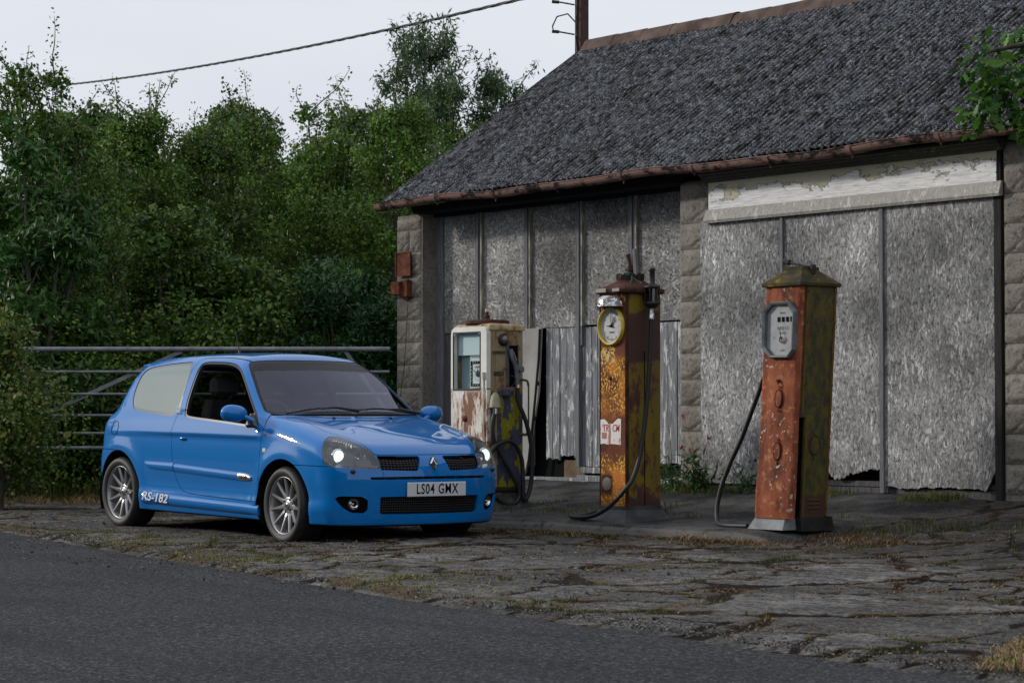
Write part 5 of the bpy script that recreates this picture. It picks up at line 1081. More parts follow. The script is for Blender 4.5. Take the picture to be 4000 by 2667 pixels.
b=MB(); b.cyl((-12.56,12.27,2.078),(-12.50,12.27,2.066),.020,n=14); b.tube([(-12.50,12.27,2.066),(-12.40,12.26,2.045),(-12.30,12.25,2.022)],[.011,.009,.008],8); b.box((-12.45,12.20,2.018),(-12.28,12.30,2.03)); LM_=mottled('dark_cap_fittings',(.02,.022,.022),(.06,.06,.055),20); b2_=MB(); b2_.cyl((-12.215,12.22,1.97),(-12.215,12.22,2.035),.020,n=14); root_part(b2_,'cap_knob',LM_,PR); root_part(b,'lever',mottled('dark_lever',(.02,.022,.022),(.06,.06,.055),20),PR)
# foot
b=MB(); q0=[(xa-.0,ya,.238),(xb-.05,ya,.238),(xb-.05,ya+.12,.238),(xa,ya+.12,.238)]; q1=[(xa-.045,ya-.035,.155),(xb-.04,ya-.035,.155),(xb-.04,ya+.14,.155),(xa-.045,ya+.14,.155)]; b.add(q0+q1,[(0,1,2,3),(4,7,6,5),(0,4,5,1),(1,5,6,2),(2,6,7,3),(3,7,4,0)]); root_part(b,'concrete_foot',mottled('pale_grey_foot',(.16,.17,.175),(.30,.31,.315),7,.7,.3),PR)
b=MB(); b.prism([(xb-.05,.245),(xb-.0,.245),(xb+.02,.145),(xb-.05,.145)],.32,'y',ya+.10); b.box((xa-.02,ya+.12,.14),(xb-.05,yb+.03,.24)); root_part(b,'iron_foot',mottled('dark_iron_foot',(.012,.012,.012),(.035,.033,.03),8),PR)
b=MB(); b.tube(smoothpath([(-12.56,12.30,1.38),(-12.66,12.28,1.33),(-12.745,12.25,1.25),(-12.807,12.25,1.135),(-12.90,12.25,.963),(-12.995,12.25,.791),(-13.101,12.24,.617),(-13.175,12.22,.442),(-13.20,12.20,.30),(-13.17,12.17,.205),(-13.09,12.12,.172),(-12.93,12.05,.168),(-12.70,12.03,.172)]),.0175,10); root_part(b,'hose',MAT['black'],PR)

# -------------------------------- left pump
PL=empty('fuel_pump',(-16.4,12.5,.22)); tag(PL,'short cream fuel pump with rectangular glass window and two nozzles','fuel pump','old fuel pumps on the kerb island')
xa,xb,ya,yb=-16.648,-16.155,12.31,12.70
wm=NM('white_enamel_with_rust_runs'); n1=wm.noise(8,6,.7,wm.co((1.3,1,.45))); n2=wm.noise(30,4,.7); z_=wm.sep()[2]
k_=wm.math('MULTIPLY',wm.ramp(wm.math('ADD',n1,wm.math('MULTIPLY',wm.math('SUBTRACT',n2,.5),.15)),[(.52,0),(.56,1)]),zr_(wm,.2,1.175,.02)); c=wm.mix(wm.ramp(wm.noise(3,4),[(.4,0),(.7,1)]),(.80,.78,.72),(.62,.59,.50)); c=wm.mix(wm.ramp(n1,[(.46,0),(.54,.7)]),c,wm.mix(zr_(wm,.2,1.19,.02),c,(.45,.24,.12))); c=wm.mix(k_,c,wm.mix(n2,(.06,.02,.012),(.32,.12,.05)))
wm.set(color=c,rough=.45,normal=wm.bump(k_,.4,.003)); WEN=wm.m
cm=NM('dirty_cream_and_flaking_paint'); n1=cm.noise(6,6,.7,cm.co((1,1,.7))); n2=cm.noise(40,4,.7)
up=cm.mix(cm.ramp(n1,[(.35,0),(.62,1)]),(.24,.18,.085),(.34,.29,.18)); up=cm.mix(cm.ramp(cm.noise(9,6,.7,cm.co(loc=(3,3,3))),[(.52,0),(.62,.9)]),up,(.17,.065,.025)); up=cm.mix(cm.ramp(cm.noise(5,5,.7,cm.co((1,1,.3),loc=(7,3,3))),[(.58,0),(.66,.8)]),up,(.05,.03,.02))
lo=cm.mix(cm.ramp(cm.noise(6,5,.62,cm.co((1.4,1.4,.8),loc=(2,6,1))),[(.50,0),(.515,1)]),(.235,.205,.010),(.055,.060,.105)); lo=cm.mix(cm.ramp(n2,[(.55,0),(.68,.6)]),lo,(.06,.055,.02)); lo=cm.mix(cm.ramp(cm.noise(11,5,.7),[(.62,0),(.65,1)]),lo,(.28,.27,.24))
edge=cm.math('LESS_THAN',cm.sep()[1],12.415); zz_=zr_(cm,.36,1.18,.015,n1,.05); c=cm.mix(cm.math('MULTIPLY',zz_,cm.math('SUBTRACT',1,edge)),up,lo)
cm.set(color=c,rough=.7,normal=cm.bump(n1,.6,.006)); CRM=cm.m
b=MB(); b.box((xa+.004,ya+.085,.36),(xb,yb,1.70),.012); b.box((xb-.02,ya+.035,.36),(xb,ya+.0845,1.70)); b.box((xa+.004,ya+.035,.36),(xa+.02,ya+.0845,1.70)); b.box((xa+.021,ya+.035,1.68),(xb-.021,ya+.0845,1.70)); root_part(b,'housing',CRM,PL)
b=MB(); b.box((xa+.012,ya+.05,.30),(xb-.01,yb-.01,.36)); b.box((xa+.005,ya+.04,.335),(xb+.004,yb+.004,.352),.003); root_part(b,'plinth',MAT['dark_frame'],PL)
# front door: frame round the glass + lower sheet
b=MB(); ox=[(xa-.006,1.19),(xa-.006,1.66),(xa+.006,1.70),(xa+.045,1.722),(xb-.045,1.722),(xb-.006,1.70),(xb+.004,1.66),(xb+.004,1.19)]; w0,w1,v0,v1=-16.612,-16.245,1.198,1.668
ix_=[(w0,v0),(w0,v1-.02),(w0+.008,v1-.006),(w0+.025,v1),(w1-.025,v1),(w1-.008,v1-.006),(w1,v1-.02),(w1,v0)]
vs=[(x,ya-.008,z) for x,z in ox]+[(x,ya-.008,z) for x,z in ix_]+[(x,ya+.035,z) for x,z in ox]+[(x,ya+.03,z) for x,z in ix_]
b.add(vs,[(k,k+1,8+k+1,8+k) for k in range(7)]+[(k,k+1,16+k+1,16+k) for k in range(7)]+[(8+k,8+k+1,24+k+1,24+k) for k in range(7)]+[(15,8,24,31)],False)
b.box((xa-.004,ya-.008,.42),(w1+.05,ya+.034,1.197)); b.box((w1+.001,ya-.008,1.1975),(xb+.004,ya+.034,1.20)); b.box((w1+.051,ya-.004,.42),(xb+.004,ya+.034,1.197)); fd=root_part(b,'front_door',WEN,PL)
b=MB()
for (p,q) in (((w0-.012,v0-.016),(w1+.012,v0)),((w0-.012,v1),(w1+.012,v1+.012)),((w0-.012,v0+.0005),(w0,v1-.0005)),((w1,v0+.0005),(w1+.012,v1-.0005))): b.box((p[0],ya-.013,p[1]),(q[0],ya+.0,q[1]),.003)
root_part(b,'window_rubber',MAT['black'],PL)
b=MB(); b.box((w0,ya+.075,v0),(w1,ya+.08,v1)); root_part(b,'display_back',plain('pale_blue_display',(.30,.40,.41),.6),PL)
b=MB(); b.box((w0,ya+.04,v1-.185),(w1,ya+.05,v1)); root_part(b,'display_light_box',plain('white_display_band',(.62,.72,.73),.5),PL)
b=MB(); b.add([(w0,ya+.003,v0),(w1,ya+.003,v0),(w1,ya+.003,v1),(w0,ya+.003,v1)],[(0,1,2,3)]); root_part(b,'window_pane',glass('pump_glass',(.88,.93,.93),.0),PL)
dcx,dcz=-16.335,1.325
b=MB(); b.box((dcx-.125,ya+.055,dcz-.12),(dcx+.085,ya+.06,dcz+.155)); dp=root_part(b,'dial_plate',plain('dial_white',(.72,.74,.72),.5),PL)
b=MB(); hw,hh_=.098,.108
for (a,b0,c0,d0) in ((-hw,hh_-.024,hw,hh_),(-hw,-hh_,hw,-hh_+.024),(-hw,-hh_+.0245,-hw+.022,hh_-.0245),(hw-.022,-hh_+.0245,hw,hh_-.0245)): b.box((dcx-.018+a,ya+.051,dcz+b0),(dcx-.018+c0,ya+.055,dcz+d0))
b.build('dial_ring',MAT['void'],dp)
WI=plain('dial_numerals',(.75,.76,.74),.5)
for i,(t_,xx,zz) in enumerate((('18',-.066,hh_-.012),('19',-.033,hh_-.012),('0',-.0,hh_-.012),('1',.035,hh_-.012),('2',.066,hh_-.012),('12',-.066,-hh_+.012),('11',-.033,-hh_+.012),('10',0,-hh_+.012),('9',.035,-hh_+.012),('8',.066,-hh_+.012),('17',-hw+.011,.06),('16',-hw+.011,.03),('15',-hw+.011,-.0),('14',-hw+.011,-.03),('13',-hw+.011,-.06),('3',hw-.011,.06),('4',hw-.011,.03),('5',hw-.011,0),('6',hw-.011,-.03),('7',hw-.011,-.06))): wr(t_,dcx-.018+xx,dcz+zz,.021,ya+.0504,WI,dp,'numeral',sx=.8)
wr('GALLONS',dcx-.018,dcz+.058,.022,ya+.0535,MAT['void'],dp,sx=.85)
b=MB(); b.lathe([(.0001,ya+.046),(.026,ya+.047),(.030,ya+.054)],(dcx-.018,0,dcz),'y',24)
b.tube([(dcx-.018,ya+.046,dcz),(dcx-.085,ya+.046,dcz+.038)],[.004,.0015],5); b.tube([(dcx-.018,ya+.046,dcz),(dcx-.012,ya+.046,dcz+.055)],[.004,.0015],5)
for k in range(24):
    a=2*math.pi*k/24; b.tube([(dcx-.018+.045*math.sin(a),ya+.0542,dcz+.045*math.cos(a)),(dcx-.018+.068*math.sin(a),ya+.0542,dcz+.068*math.cos(a))],.0007,3)
b.build('dial_pointer',plain('dial_boss_grey',(.05,.05,.055),.5),dp)
b=MB()
for k in range(22): b.box((dcx-.11+.0085*k,ya+.0535,dcz+.135),(dcx-.1075+.0085*k,ya+.0549,dcz+.145))
b.build('dial_scale',INK,dp)
b=MB(); b.lathe([(.0001,ya-.026),(.018,ya-.022),(.030,ya-.010)],(-16.452,0,.945),'y',20); root_part(b,'door_button',MAT['rust'],PL)
b=MB(); b.cyl((xb-.03,ya-.012,1.28),(xb-.03,ya-.012,1.335),.017,n=12); b.tube([(xb-.03,ya-.012,.68),(xb-.03,ya-.012,1.28)],.006,6); root_part(b,'door_hinge_rod',mottled('cream_rod',(.45,.43,.36),(.6,.58,.5),20),PL)
# rounded top with edge and vent
tm=NM('flaky_cream_top'); n1=tm.noise(14,6,.7); c=tm.mix(tm.ramp(n1,[(.45,0),(.6,1)]),(.45,.38,.22),(.26,.11,.045)); c=tm.mix(tm.ramp(tm.noise(9,5,.7,tm.co(loc=(4,1,1))),[(.58,0),(.61,1)]),c,(.03,.022,.018)); tm.set(color=c,rough=.8,normal=tm.bump(n1,.5,.004))
b=MB(); vs=[]
for e,z in ((-.008,1.690),(-.010,1.70),(-.006,1.728),(.010,1.742),(.05,1.750)): vs+=[(xa+.004+e,ya+.03+e,z),(xb-e,ya+.03+e,z),(xb-e,yb-e,z),(xa+.004+e,yb-e,z)]
b.add(vs,[(i*4+k,i*4+(k+1)%4,(i+1)*4+(k+1)%4,(i+1)*4+k) for i in range(4) for k in range(4)],False); b.add(vs[-4:],[(0,1,2,3)]); root_part(b,'top_cover',tm.m,PL,bevel=.004)
b=MB(); b.lathe([(.19,1.748),(.19,1.775),(.175,1.782),(.12,1.785),(.06,1.79),(.0001,1.792)],(-16.4,12.5,0),n=36); b.cyl((-16.4,12.5,1.785),(-16.4,12.5,1.825),.022,n=12); b.cyl((-16.4,12.5,1.82),(-16.4,12.5,1.865),.012,n=8); root_part(b,'round_vent',MAT['brown'],PL)
b=MB(); b.cyl((-16.4,12.5,1.855),(-16.4,12.5,1.880),.019,n=12); root_part(b,'vent_tip',mottled('cream_tip',(.5,.48,.4),(.6,.58,.5),20),PL)
# side fittings
b=MB(); b.lathe([(.052,.0),(.054,.012),(.040,.022),(.032,.018)],axis='x',n=24); b.M=Matrix.Identity(4); o=root_part(b,'lamp_collar',MAT['black'],PL); o.location=Vector((xb,12.48,1.61))-Vector(PL.location)
b=MB(); b.lathe([(.036,.01),(.036,.035),(.028,.052),(.014,.06),(.0001,.062)],axis='x',n=20); o=root_part(b,'side_lamp_dome',mottled('tarnished_dome',(.10,.09,.08),(.2,.18,.16),12,.35,.1,.5),PL); o.location=Vector((xb,12.48,1.61))-Vector(PL.location)
b=MB(); b.box((xb-.002,12.515,1.215),(xb+.003,12.636,1.562)); root_part(b,'nozzle_recess',MAT['void'],PL)
b=MB()
for p,q in (((12.509,1.21),(12.516,1.57)),((12.635,1.21),(12.642,1.57)),((12.516,1.562),(12.635,1.57)),((12.52,1.22),(12.54,1.56))): b.box((xb,p[0],p[1]),(xb+.010,q[0],q[1]),.002)
root_part(b,'recess_trim',mottled('dull_steel',(.08,.085,.085),(.16,.165,.16),20,.5,.1,.4),PL)
b=MB(); b.box((xb,12.38,1.305),(xb+.004,12.49,1.342),.001); b.box((xb,12.365,1.49),(xb+.006,12.50,1.515),.002); root_part(b,'maker_plate',mottled('dark_plate',(.05,.045,.03),(.10,.09,.06),20),PL)
b=MB(); X_=xb+.045; b.tube(smoothpath([(X_-.02,12.54,1.53),(X_-.01,12.55,1.47),(X_,12.57,1.41),(X_,12.59,1.35),(X_,12.60,1.25)]),.020,10); b.tube(smoothpath([(X_-.02,12.545,1.53),(X_+.0,12.56,1.50),(X_+.03,12.57,1.43)]),.006,6); b.cyl((X_-.02,12.61,1.36),(X_+.04,12.62,1.36),.028,n=14); b.cyl((X_,12.60,1.32),(X_,12.60,1.23),.025,.020,n=14); root_part(b,'nozzle',mottled('grey_green_nozzle',(.10,.115,.115),(.18,.2,.2),16,.5,.2,.3),PL)
b=MB(); b.lathe([(.020,1.205),(.020,1.255)],(X_,12.60,0),n=14); b.lathe([(.021,.985),(.021,1.035)],(X_,12.36,0),n=14); root_part(b,'hose_coupling',MAT['chrome'],PL)
b=MB(); b.lathe([(.0001,1.165),(.018,1.160),(.034,1.135),(.044,1.09),(.050,1.045),(.052,1.035),(.020,1.03)],(X_,12.362,0),n=20); root_part(b,'nozzle_hood',mottled('cream_green_hood',(.38,.36,.26),(.26,.25,.12),18,.6),PL)
b=MB(); b.box((xb,12.455,1.13),(xb+.05,12.53,1.20),.012); b.tube(smoothpath([(xb+.04,12.50,1.19),(xb+.05,12.56,1.24),(xb+.05,12.57,1.29),(xb+.03,12.54,1.31)]),.0025,5); root_part(b,'wire_box',mottled('purple_grey_box',(.05,.05,.075),(.09,.09,.12),20),PL)
b=MB(); b.tube(smoothpath([(xb,12.66,1.275),(xb+.045,12.70,1.265),(xb+.05,12.715,1.22)]),.010,8); b.tube(smoothpath([(xb,12.665,.815),(xb+.04,12.70,.81),(xb+.05,12.715,.85)]),.012,8); b.cyl((xb+.05,12.715,.85),(xb+.05,12.715,1.23),.007,n=8); root_part(b,'hose_rail',mottled('green_bronze_rail',(.06,.07,.02),(.13,.13,.05),20),PL)
b=MB(); b.tube(smoothpath([(X_+.0,y,z) for y,z in ((12.36,1.0),(12.335,.90),(12.345,.775),(12.415,.65),(12.52,.504),(12.60,.379),(12.62,.30),(12.585,.24),(12.50,.222),(12.42,.25),(12.37,.29))]),.0185,10); root_part(b,'hose',MAT['black'],PL)
b=MB(); b.tube(smoothpath([(X_+.0+.02*(i>1),y,z) for i,(y,z) in enumerate(((12.60,1.22),(12.605,1.10),(12.66,.955),(12.708,.819),(12.737,.683),(12.742,.513),(12.722,.366),(12.685,.275),(12.655,.265),(12.645,.345),(12.64,.514),(12.625,.616),(12.571,.715),(12.50,.755),(12.43,.748),(12.35,.715),(12.30,.653),(12.26,.55)))]),.0185,10); root_part(b,'hose',MAT['black'],PL)
b=MB(); b.tube([(xb+.02,12.53,.74),(xb+.06,12.53,.80),(xb+.03,12.53,.84)],.012,6); root_part(b,'hose_hook',MAT['black'],PL)
b=MB(); nxx=14
def blk(u,v):
    a=2*math.pi*u; e=(abs(math.cos(a))**5+abs(math.sin(a))**5)**(-.2); r_=1+.25*(1-v)**1.6; return (-16.40+.30*math.cos(a)*e*r_*.92,12.53+.24*math.sin(a)*e*r_,.14+.175*v+.01*math.sin(a*7+v*5))
b.grid(blk,28,6,True); b.add([blk(k/28,1) for k in range(28)],[tuple(range(28))]); root_part(b,'concrete_base',MAT['island'],PL)
# ============================================================ gate, cable, planting
gt=empty('field_gate',(-20.02,14.02,.25),(0,0,math.atan2(-.789,-.614))); tag(gt,'galvanised six-bar tubular metal field gate behind the car','gate')
GM=mottled('galvanised_tube',(.14,.15,.165),(.25,.26,.275),9,.5,.1,.3)
for i,(z,r_) in enumerate(((1.648,.024),(1.42,.0135),(1.195,.0135),(.98,.0135),(.80,.0135),(.652,.0185))):
    b=MB(); b.cyl((0.0,0,z-.25),(4.47,0,z-.25),r_,n=12); b.build('rail',GM,gt)
for (a,za,c,zc) in ((.0,.98,.45,1.63),(2.1,1.63,4.2,.66)):
    b=MB(); b.box((-.012,-.020,0),(.012,-.012,1)); ln=math.hypot(c-a,zc-za); b.M=Matrix.Identity(4); b.v=[]; b.f=[];b.m=[];b.sm=[]
    d=Vector((c-a,0,zc-za)).normalized(); n_=Vector((-d.z,0,d.x))*.02; p=Vector((a,-.02,za-.25)); q=Vector((c,-.02,zc-.25)); b.add([tuple(p+n_),tuple(p-n_),tuple(q-n_),tuple(q+n_)]+[tuple(v+Vector((0,.006,0))) for v in (p+n_,p-n_,q-n_,q+n_)],[(0,1,2,3),(7,6,5,4),(0,4,5,1),(1,5,6,2),(2,6,7,3),(3,7,4,0)]); b.build('diagonal_brace',GM,gt)
for x_ in (4.45,):
    b=MB(); b.cyl((x_,0,.40),(x_,0,1.40),.018,n=10); b.build('end_stile',GM,gt)
b=MB(); b.box((4.52,-.06,-.2),(4.64,.06,1.5),.01); b.build('gate_post',MAT['post'],gt)
# overhead cable
b=MB(); A_=Vector((-19.90,16.44,5.60)); B_=Vector((-40.44,21.02,7.17)); Mx=[]
for k in range(121):
    t=k/120; p=A_.lerp(B_,t); p.z-=.5*t*(1-t); Mx.append(p)
for ph in (0,2.1,4.2): b.tube([(p.x,p.y+.011*math.cos(k*.9+ph),p.z+.011*math.sin(k*.9+ph)) for k,p in enumerate(Mx)],.010,6)
o=b.build('overhead_cable',MAT['black'],None); tag(o,'black twisted overhead cable running from the roof pole across the sky','cable')
# ---- leaf cloud
def leaf_mat(name,cols,rough=.45,trans=.25):
    m=NM(name); a=m.attr('rnd'); c=m.ramp(a,[(i/(len(cols)-1),k) for i,k in enumerate(cols)]); n=m.noise(1.4,3); c=m.mix(1,c,m.ramp(n,[(.3,.7),(.7,1.3)]),'MULTIPLY')
    m.set(color=c,rough=rough,spec=.35); tr=m.n('ShaderNodeBsdfTranslucent'); m.L.new(c,tr.inputs[0]); mx=m.n('ShaderNodeMixShader'); mx.inputs[0].default_value=trans
    m.L.new(m.p.outputs[0],mx.inputs[1]); m.L.new(tr.outputs[0],mx.inputs[2]); m.L.new(mx.outputs[0],m.N['Material Output'].inputs[0]); return m.m
def leaves(name,pts,nrm,L,W,mat,parent,rng,droop=.2,shape='leaf'):
    n=len(pts); d=rng.normal(size=(n,3)); d[:,2]-=droop; d=unit(d); nn=unit(nrm*.6+rng.normal(size=(n,3))*.5+np.array([0,0,.9])); s=unit(np.cross(d,nn)); nn=np.cross(s,d)
    l=(L*rng.uniform(.6,1.25,n))[:,None]; w_=(W*rng.uniform(.6,1.25,n))[:,None]
    V=np.stack([pts,pts+d*l*.5+s*w_*.5+nn*w_*.12,pts+d*l,pts+d*l*.5-s*w_*.5+nn*w_*.12],1).reshape(-1,3)
    F=np.arange(4*n).reshape(n,4); r_=rng.random(n)
    return np_mesh(name,V,F,mat,parent,smooth=False,attrs={'rnd':('FACE',r_)})
def limb_mesh(name,paths,mat,parent):
    b=MB()
    for P_,r0,r1 in paths: k=len(P_); b.tube(P_,[r0+(r1-r0)*i/(k-1) for i in range(k)],5,False)
    return b.build(name,mat,parent,fix=False)
BARK=mottled('grey_brown_bark',(.045,.038,.032),(.11,.10,.085),14,.95,.8)
def twiggy(rng,base,d,ln,n=7,jit=.25,up=.1):
    P_=[Vector(base)]; d=Vector(d).normalized()
    for i in range(n):
        d=(d+Vector(rng.normal(size=3)*jit)+Vector((0,0,up))).normalized(); P_.append(P_[-1]+d*ln/n)
    return P_
def tree(name,label,loc,h,rad,nclump,nleaf,L,W,mat,seed,cat='tree',group='trees and shrubs behind the gate',squash=.8,bottom=.15,sprigs=0,droop=.2,core=.35,twigs=30,topw=.45,flat=1.0,clr=(.28,.55),fill=True):
    nleaf=int(nleaf*2.0); L=L*.98; W=W*.98
    rng=np.random.default_rng(seed); t=empty(name,loc); tag(t,label,cat,group)
    # crown envelope: bulging profile in height
    C_=[]
    while len(C_)<nclump:
        z=rng.uniform(bottom,1); prof=math.sin(min(1,(z-bottom+.12)/(1-bottom+.12))**.75*math.pi*.93)**.6; prof=prof*(1-topw*z**3) if z>.3 else prof
        a=rng.uniform(0,2*math.pi); r_=rad*prof*math.sqrt(rng.uniform(.08,1)); C_.append((math.cos(a)*r_,math.sin(a)*r_*flat,z*h,rng.uniform(*clr)*(1.15-.45*z)))
    P_=[];N_=[]; w_=np.array([c[3]**2 for c in C_]); cnt=(w_/w_.sum()*nleaf).astype(int)
    for (x,y,z,r_),k in zip(C_,cnt):
        u=unit(rng.normal(size=(k,3))); rr_=r_*(1-core*rng.random(k)**1.5)*(1+.25*(rng.random(k)-.5)); q=u*rr_[:,None]*np.array([1,1,squash]); P_.append(q+np.array([x,y,z])); N_.append(u)
    limbs=[(twiggy(rng,(0,0,-.3),(0,0,1),h*.8,8,.08,.15),.05+.014*h,.02)]
    for (x,y,z,r_) in C_[:min(len(C_),26)]:
        s=Vector((x*.15,y*.15,z*.35)); e=Vector((x,y,z)); m_=s.lerp(e,.5)+Vector(rng.normal(size=3)*.12*r_); limbs.append(([s,m_,e],.028,.008))
    # bare twigs and leafy sprigs that break the outline
    for i in range(twigs+sprigs):
        x,y,z,r_=C_[rng.integers(len(C_))]; u=unit(rng.normal(size=3)+np.array([0,0,.9])); 
        if i>=twigs: 
            top=sorted(C_,key=lambda c:-c[2])[:max(6,nclump//3)]; x,y,z,r_=top[rng.integers(len(top))]; u=unit(rng.normal(size=3)*.45+np.array([0,0,1.0]))
        ln=(r_*1.25 if i<twigs else r_*.6+rng.uniform(.25,.75)); pth=twiggy(rng,(x,y,z),u,ln,7,.16 if i<twigs else .12,.05); limbs.append((pth,.011,.003))
        if i>=twigs:
            A=np.array([tuple(p) for p in pth]); kk=int(ln*70); tt=rng.uniform(.15,1,kk)*(len(A)-1); i0=np.minimum(tt.astype(int),len(A)-2); q=A[i0]+(A[i0+1]-A[i0])*(tt-i0)[:,None]+rng.normal(size=(kk,3))*.045; P_.append(q); N_.append(rng.normal(size=(kk,3)))
    P_=np.concatenate(P_); N_=np.concatenate(N_); big=[]
    for (x,y,z,r_) in C_: k=int(nleaf*.12/len(C_)); big.append(unit(rng.normal(size=(k,3)))*(r_*.75*rng.random(k)**.5)[:,None]+np.array([x,y,z]))
    leaves('crown',P_,N_,L,W,mat,t,rng,droop); ob_=leaves('inner_foliage',np.concatenate(big),rng.normal(size=(sum(map(len,big)),3)),L*2.1 if L<.09 else L*1.2,W*2.1,mat,t,rng,0) if fill else None; limb_mesh('trunk',limbs,BARK,t); return t
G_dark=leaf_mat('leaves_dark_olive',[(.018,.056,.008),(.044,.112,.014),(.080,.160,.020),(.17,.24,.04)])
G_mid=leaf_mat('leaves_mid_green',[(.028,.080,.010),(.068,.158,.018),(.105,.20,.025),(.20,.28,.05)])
G_bright=leaf_mat('leaves_fresh_green',[(.014,.045,.007),(.028,.085,.012),(.045,.125,.020),(.07,.17,.03)])
G_laurel=leaf_mat('leaves_glossy_green',[(.010,.040,.010),(.016,.062,.014),(.026,.095,.020),(.04,.13,.03)],.3)
G_ash=leaf_mat('leaves_ash_blue_green',[(.035,.075,.032),(.06,.12,.048),(.10,.17,.07),(.17,.24,.12)])
G_gold=leaf_mat('leaves_yellowing',[(.03,.07,.010),(.065,.125,.018),(.11,.17,.028),(.24,.22,.04)])
b=bpy.data.objects['overhead_cable']
tree('hawthorn_tree','dark hawthorn with sparse twiggy top at the far left of the tree line',(-25.9,13.13,.2),4.75,1.25,60,17000,.050,.036,G_dark,1,sprigs=22)
tree('blackthorn_tree','mid green thorn tree between the far left hawthorn and the dead-topped tree, below the cable',(-27.0,14.92,.2),4.55,1.15,55,15000,.052,.036,G_mid,2,sprigs=22,twigs=45)
tree('blackthorn_tree','olive thorn tree with bare grey twigs showing above the rear of the car',(-26.93,16.89-.9,.2),4.35,1.05,50,13000,.046,.032,G_dark,3,sprigs=14,twigs=90)
tree('hawthorn_tree','thorn tree topped by a fan of dead bare branches against the sky',(-28.07,17.4,.2),4.75,1.15,50,13000,.046,.032,G_mid,4,sprigs=12,twigs=120)
tree('hawthorn_tree','yellowish green leafy tree right of the dead-topped tree',(-26.61,17.6,.2),4.75,1.2,55,15000,.05,.035,G_mid,5,sprigs=20)
tree('ash_tree','tall feathery ash rising highest behind the gable of the roof',(-30.9,22.3,.2),6.8,2.0,74,15000,.12,.034,G_ash,6,fill=False,sprigs=30,droop=.9,topw=.55,clr=(.30,.58),twigs=20,core=.8)
tree('ash_tree','shorter ash with arching twigs nearest the roof slope',(-30.1,23.2,.2),6.1,1.3,50,9000,.11,.032,G_ash,7,fill=False,sprigs=16,droop=.8,topw=.5,clr=(.22,.42),twigs=45,core=.8)
tree('elder_tree','rounded yellow-green tree in front of the tall ash',(-24.89,17.66,.2),4.6,1.05,48,14000,.05,.036,G_mid,8,sprigs=12)
tree('elder_tree','dark green tree touching the left edge of the roof',(-26.46,19.72,.2),4.9,1.05,45,12000,.05,.036,G_dark,9,sprigs=12)
tree('laurel_bush','low glossy bright green bush behind the gate near the stone pillar',(-22.89,15.33,.2),2.35,.85,36,11000,.075,.028,G_laurel,10,'bush',sprigs=4,twigs=4,bottom=.05,topw=.2,core=.25)
tree('laurel_bush','small glossy green bush right against the stone pillar',(-22.15,15.52,.2),2.0,.62,24,7000,.075,.028,G_laurel,11,'bush',sprigs=2,twigs=3,bottom=.05,topw=.2)
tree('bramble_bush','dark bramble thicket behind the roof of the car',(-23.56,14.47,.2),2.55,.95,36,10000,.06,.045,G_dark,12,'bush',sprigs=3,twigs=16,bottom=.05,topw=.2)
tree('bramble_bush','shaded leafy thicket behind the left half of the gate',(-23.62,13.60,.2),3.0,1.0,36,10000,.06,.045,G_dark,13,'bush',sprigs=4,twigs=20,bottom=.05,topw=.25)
tree('elder_tree','fresh green large-leaved sapling in front of the left trees',(-23.27,11.77,.2),3.55,.80,34,6500,.105,.040,G_bright,14,sprigs=10,droop=.6,core=.7)
tree('bramble_bush','yellowing bramble hanging over the left end of the gate',(-21.2,10.3,.15),1.72,.58,24,5200,.045,.034,G_gold,15,'bush',sprigs=9,twigs=12,bottom=.1,core=.8)
tree('bramble_bush','mid green bramble under the left end of the gate',(-23.46,12.18,.2),1.9,.75,24,6500,.055,.042,G_mid,16,'bush',sprigs=2,twigs=12,bottom=.02)
tree('bramble_bush','green bramble behind the middle bars of the gate',(-23.06,12.69,.2),1.7,.75,24,6500,.055,.042,G_mid,17,'bush',sprigs=2,twigs=14,bottom=.02)
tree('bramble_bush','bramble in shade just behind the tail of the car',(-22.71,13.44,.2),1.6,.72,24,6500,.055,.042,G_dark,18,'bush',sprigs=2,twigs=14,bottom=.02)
for i,(x,y,l) in enumerate(((-32.28,17.12,'far tree filling the gap behind the left thorn trees'),(-31.2,18.9,'far tree behind the dead-topped tree'),(-30.60,20.8,'far dark tree left of the tall ash'))):
    tree('hawthorn_tree',l,(x,y,.2),5.3,1.8,56,14000,.075,.055,G_dark,30+i,sprigs=8,twigs=10)
tree('hawthorn_tree','broad thorn tree cut off by the left edge of the photo',(-25.7,11.6,.2),4.9,1.15,45,11000,.055,.038,G_dark,40,sprigs=14)
tree('ash_tree','small feathery ash left of the tall one',(-31.3,21.3,.2),5.5,.95,34,6500,.11,.032,G_ash,8,fill=False,sprigs=16,droop=.9,topw=.5,clr=(.25,.45),twigs=20,core=.8)
tree('hawthorn_tree','dark thorn filling the low gap right of the middle trees',(-29.3,19.0,.2),4.3,1.3,44,11000,.07,.05,G_dark,41,sprigs=4)
tree('hawthorn_tree','dark thorn filling the low gap among the left trees',(-29.2,15.9,.2),4.4,1.3,44,11000,.07,.05,G_dark,42,sprigs=4)
for i,(x,y,l) in enumerate(((-27.6,9.6,'thorn tree standing further left along the verge'),(-30.5,7.2,'thorn tree furthest left along the verge'))): tree('hawthorn_tree',l,(x,y,.1),4.9,1.5,45,9000,.075,.055,G_mid,60+i,sprigs=8,twigs=10)
rw_=np.random.default_rng(8); aw=rw_.uniform(R(95),R(250),24000); dw=120+rw_.normal(size=24000)*5; zw=rw_.random(24000)**.7*(9+5*fbm(aw*14,aw*0,3)+3*vnoise(aw*60,aw*0,4)); o=leaves('far_wood',np.stack([np.cos(aw)*dw,np.sin(aw)*dw,zw-1],1),rw_.normal(size=(24000,3)),2.2,1.7,G_dark,None,rw_); tag(o,'distant belt of dark trees closing the horizon','far wood',kind='stuff')
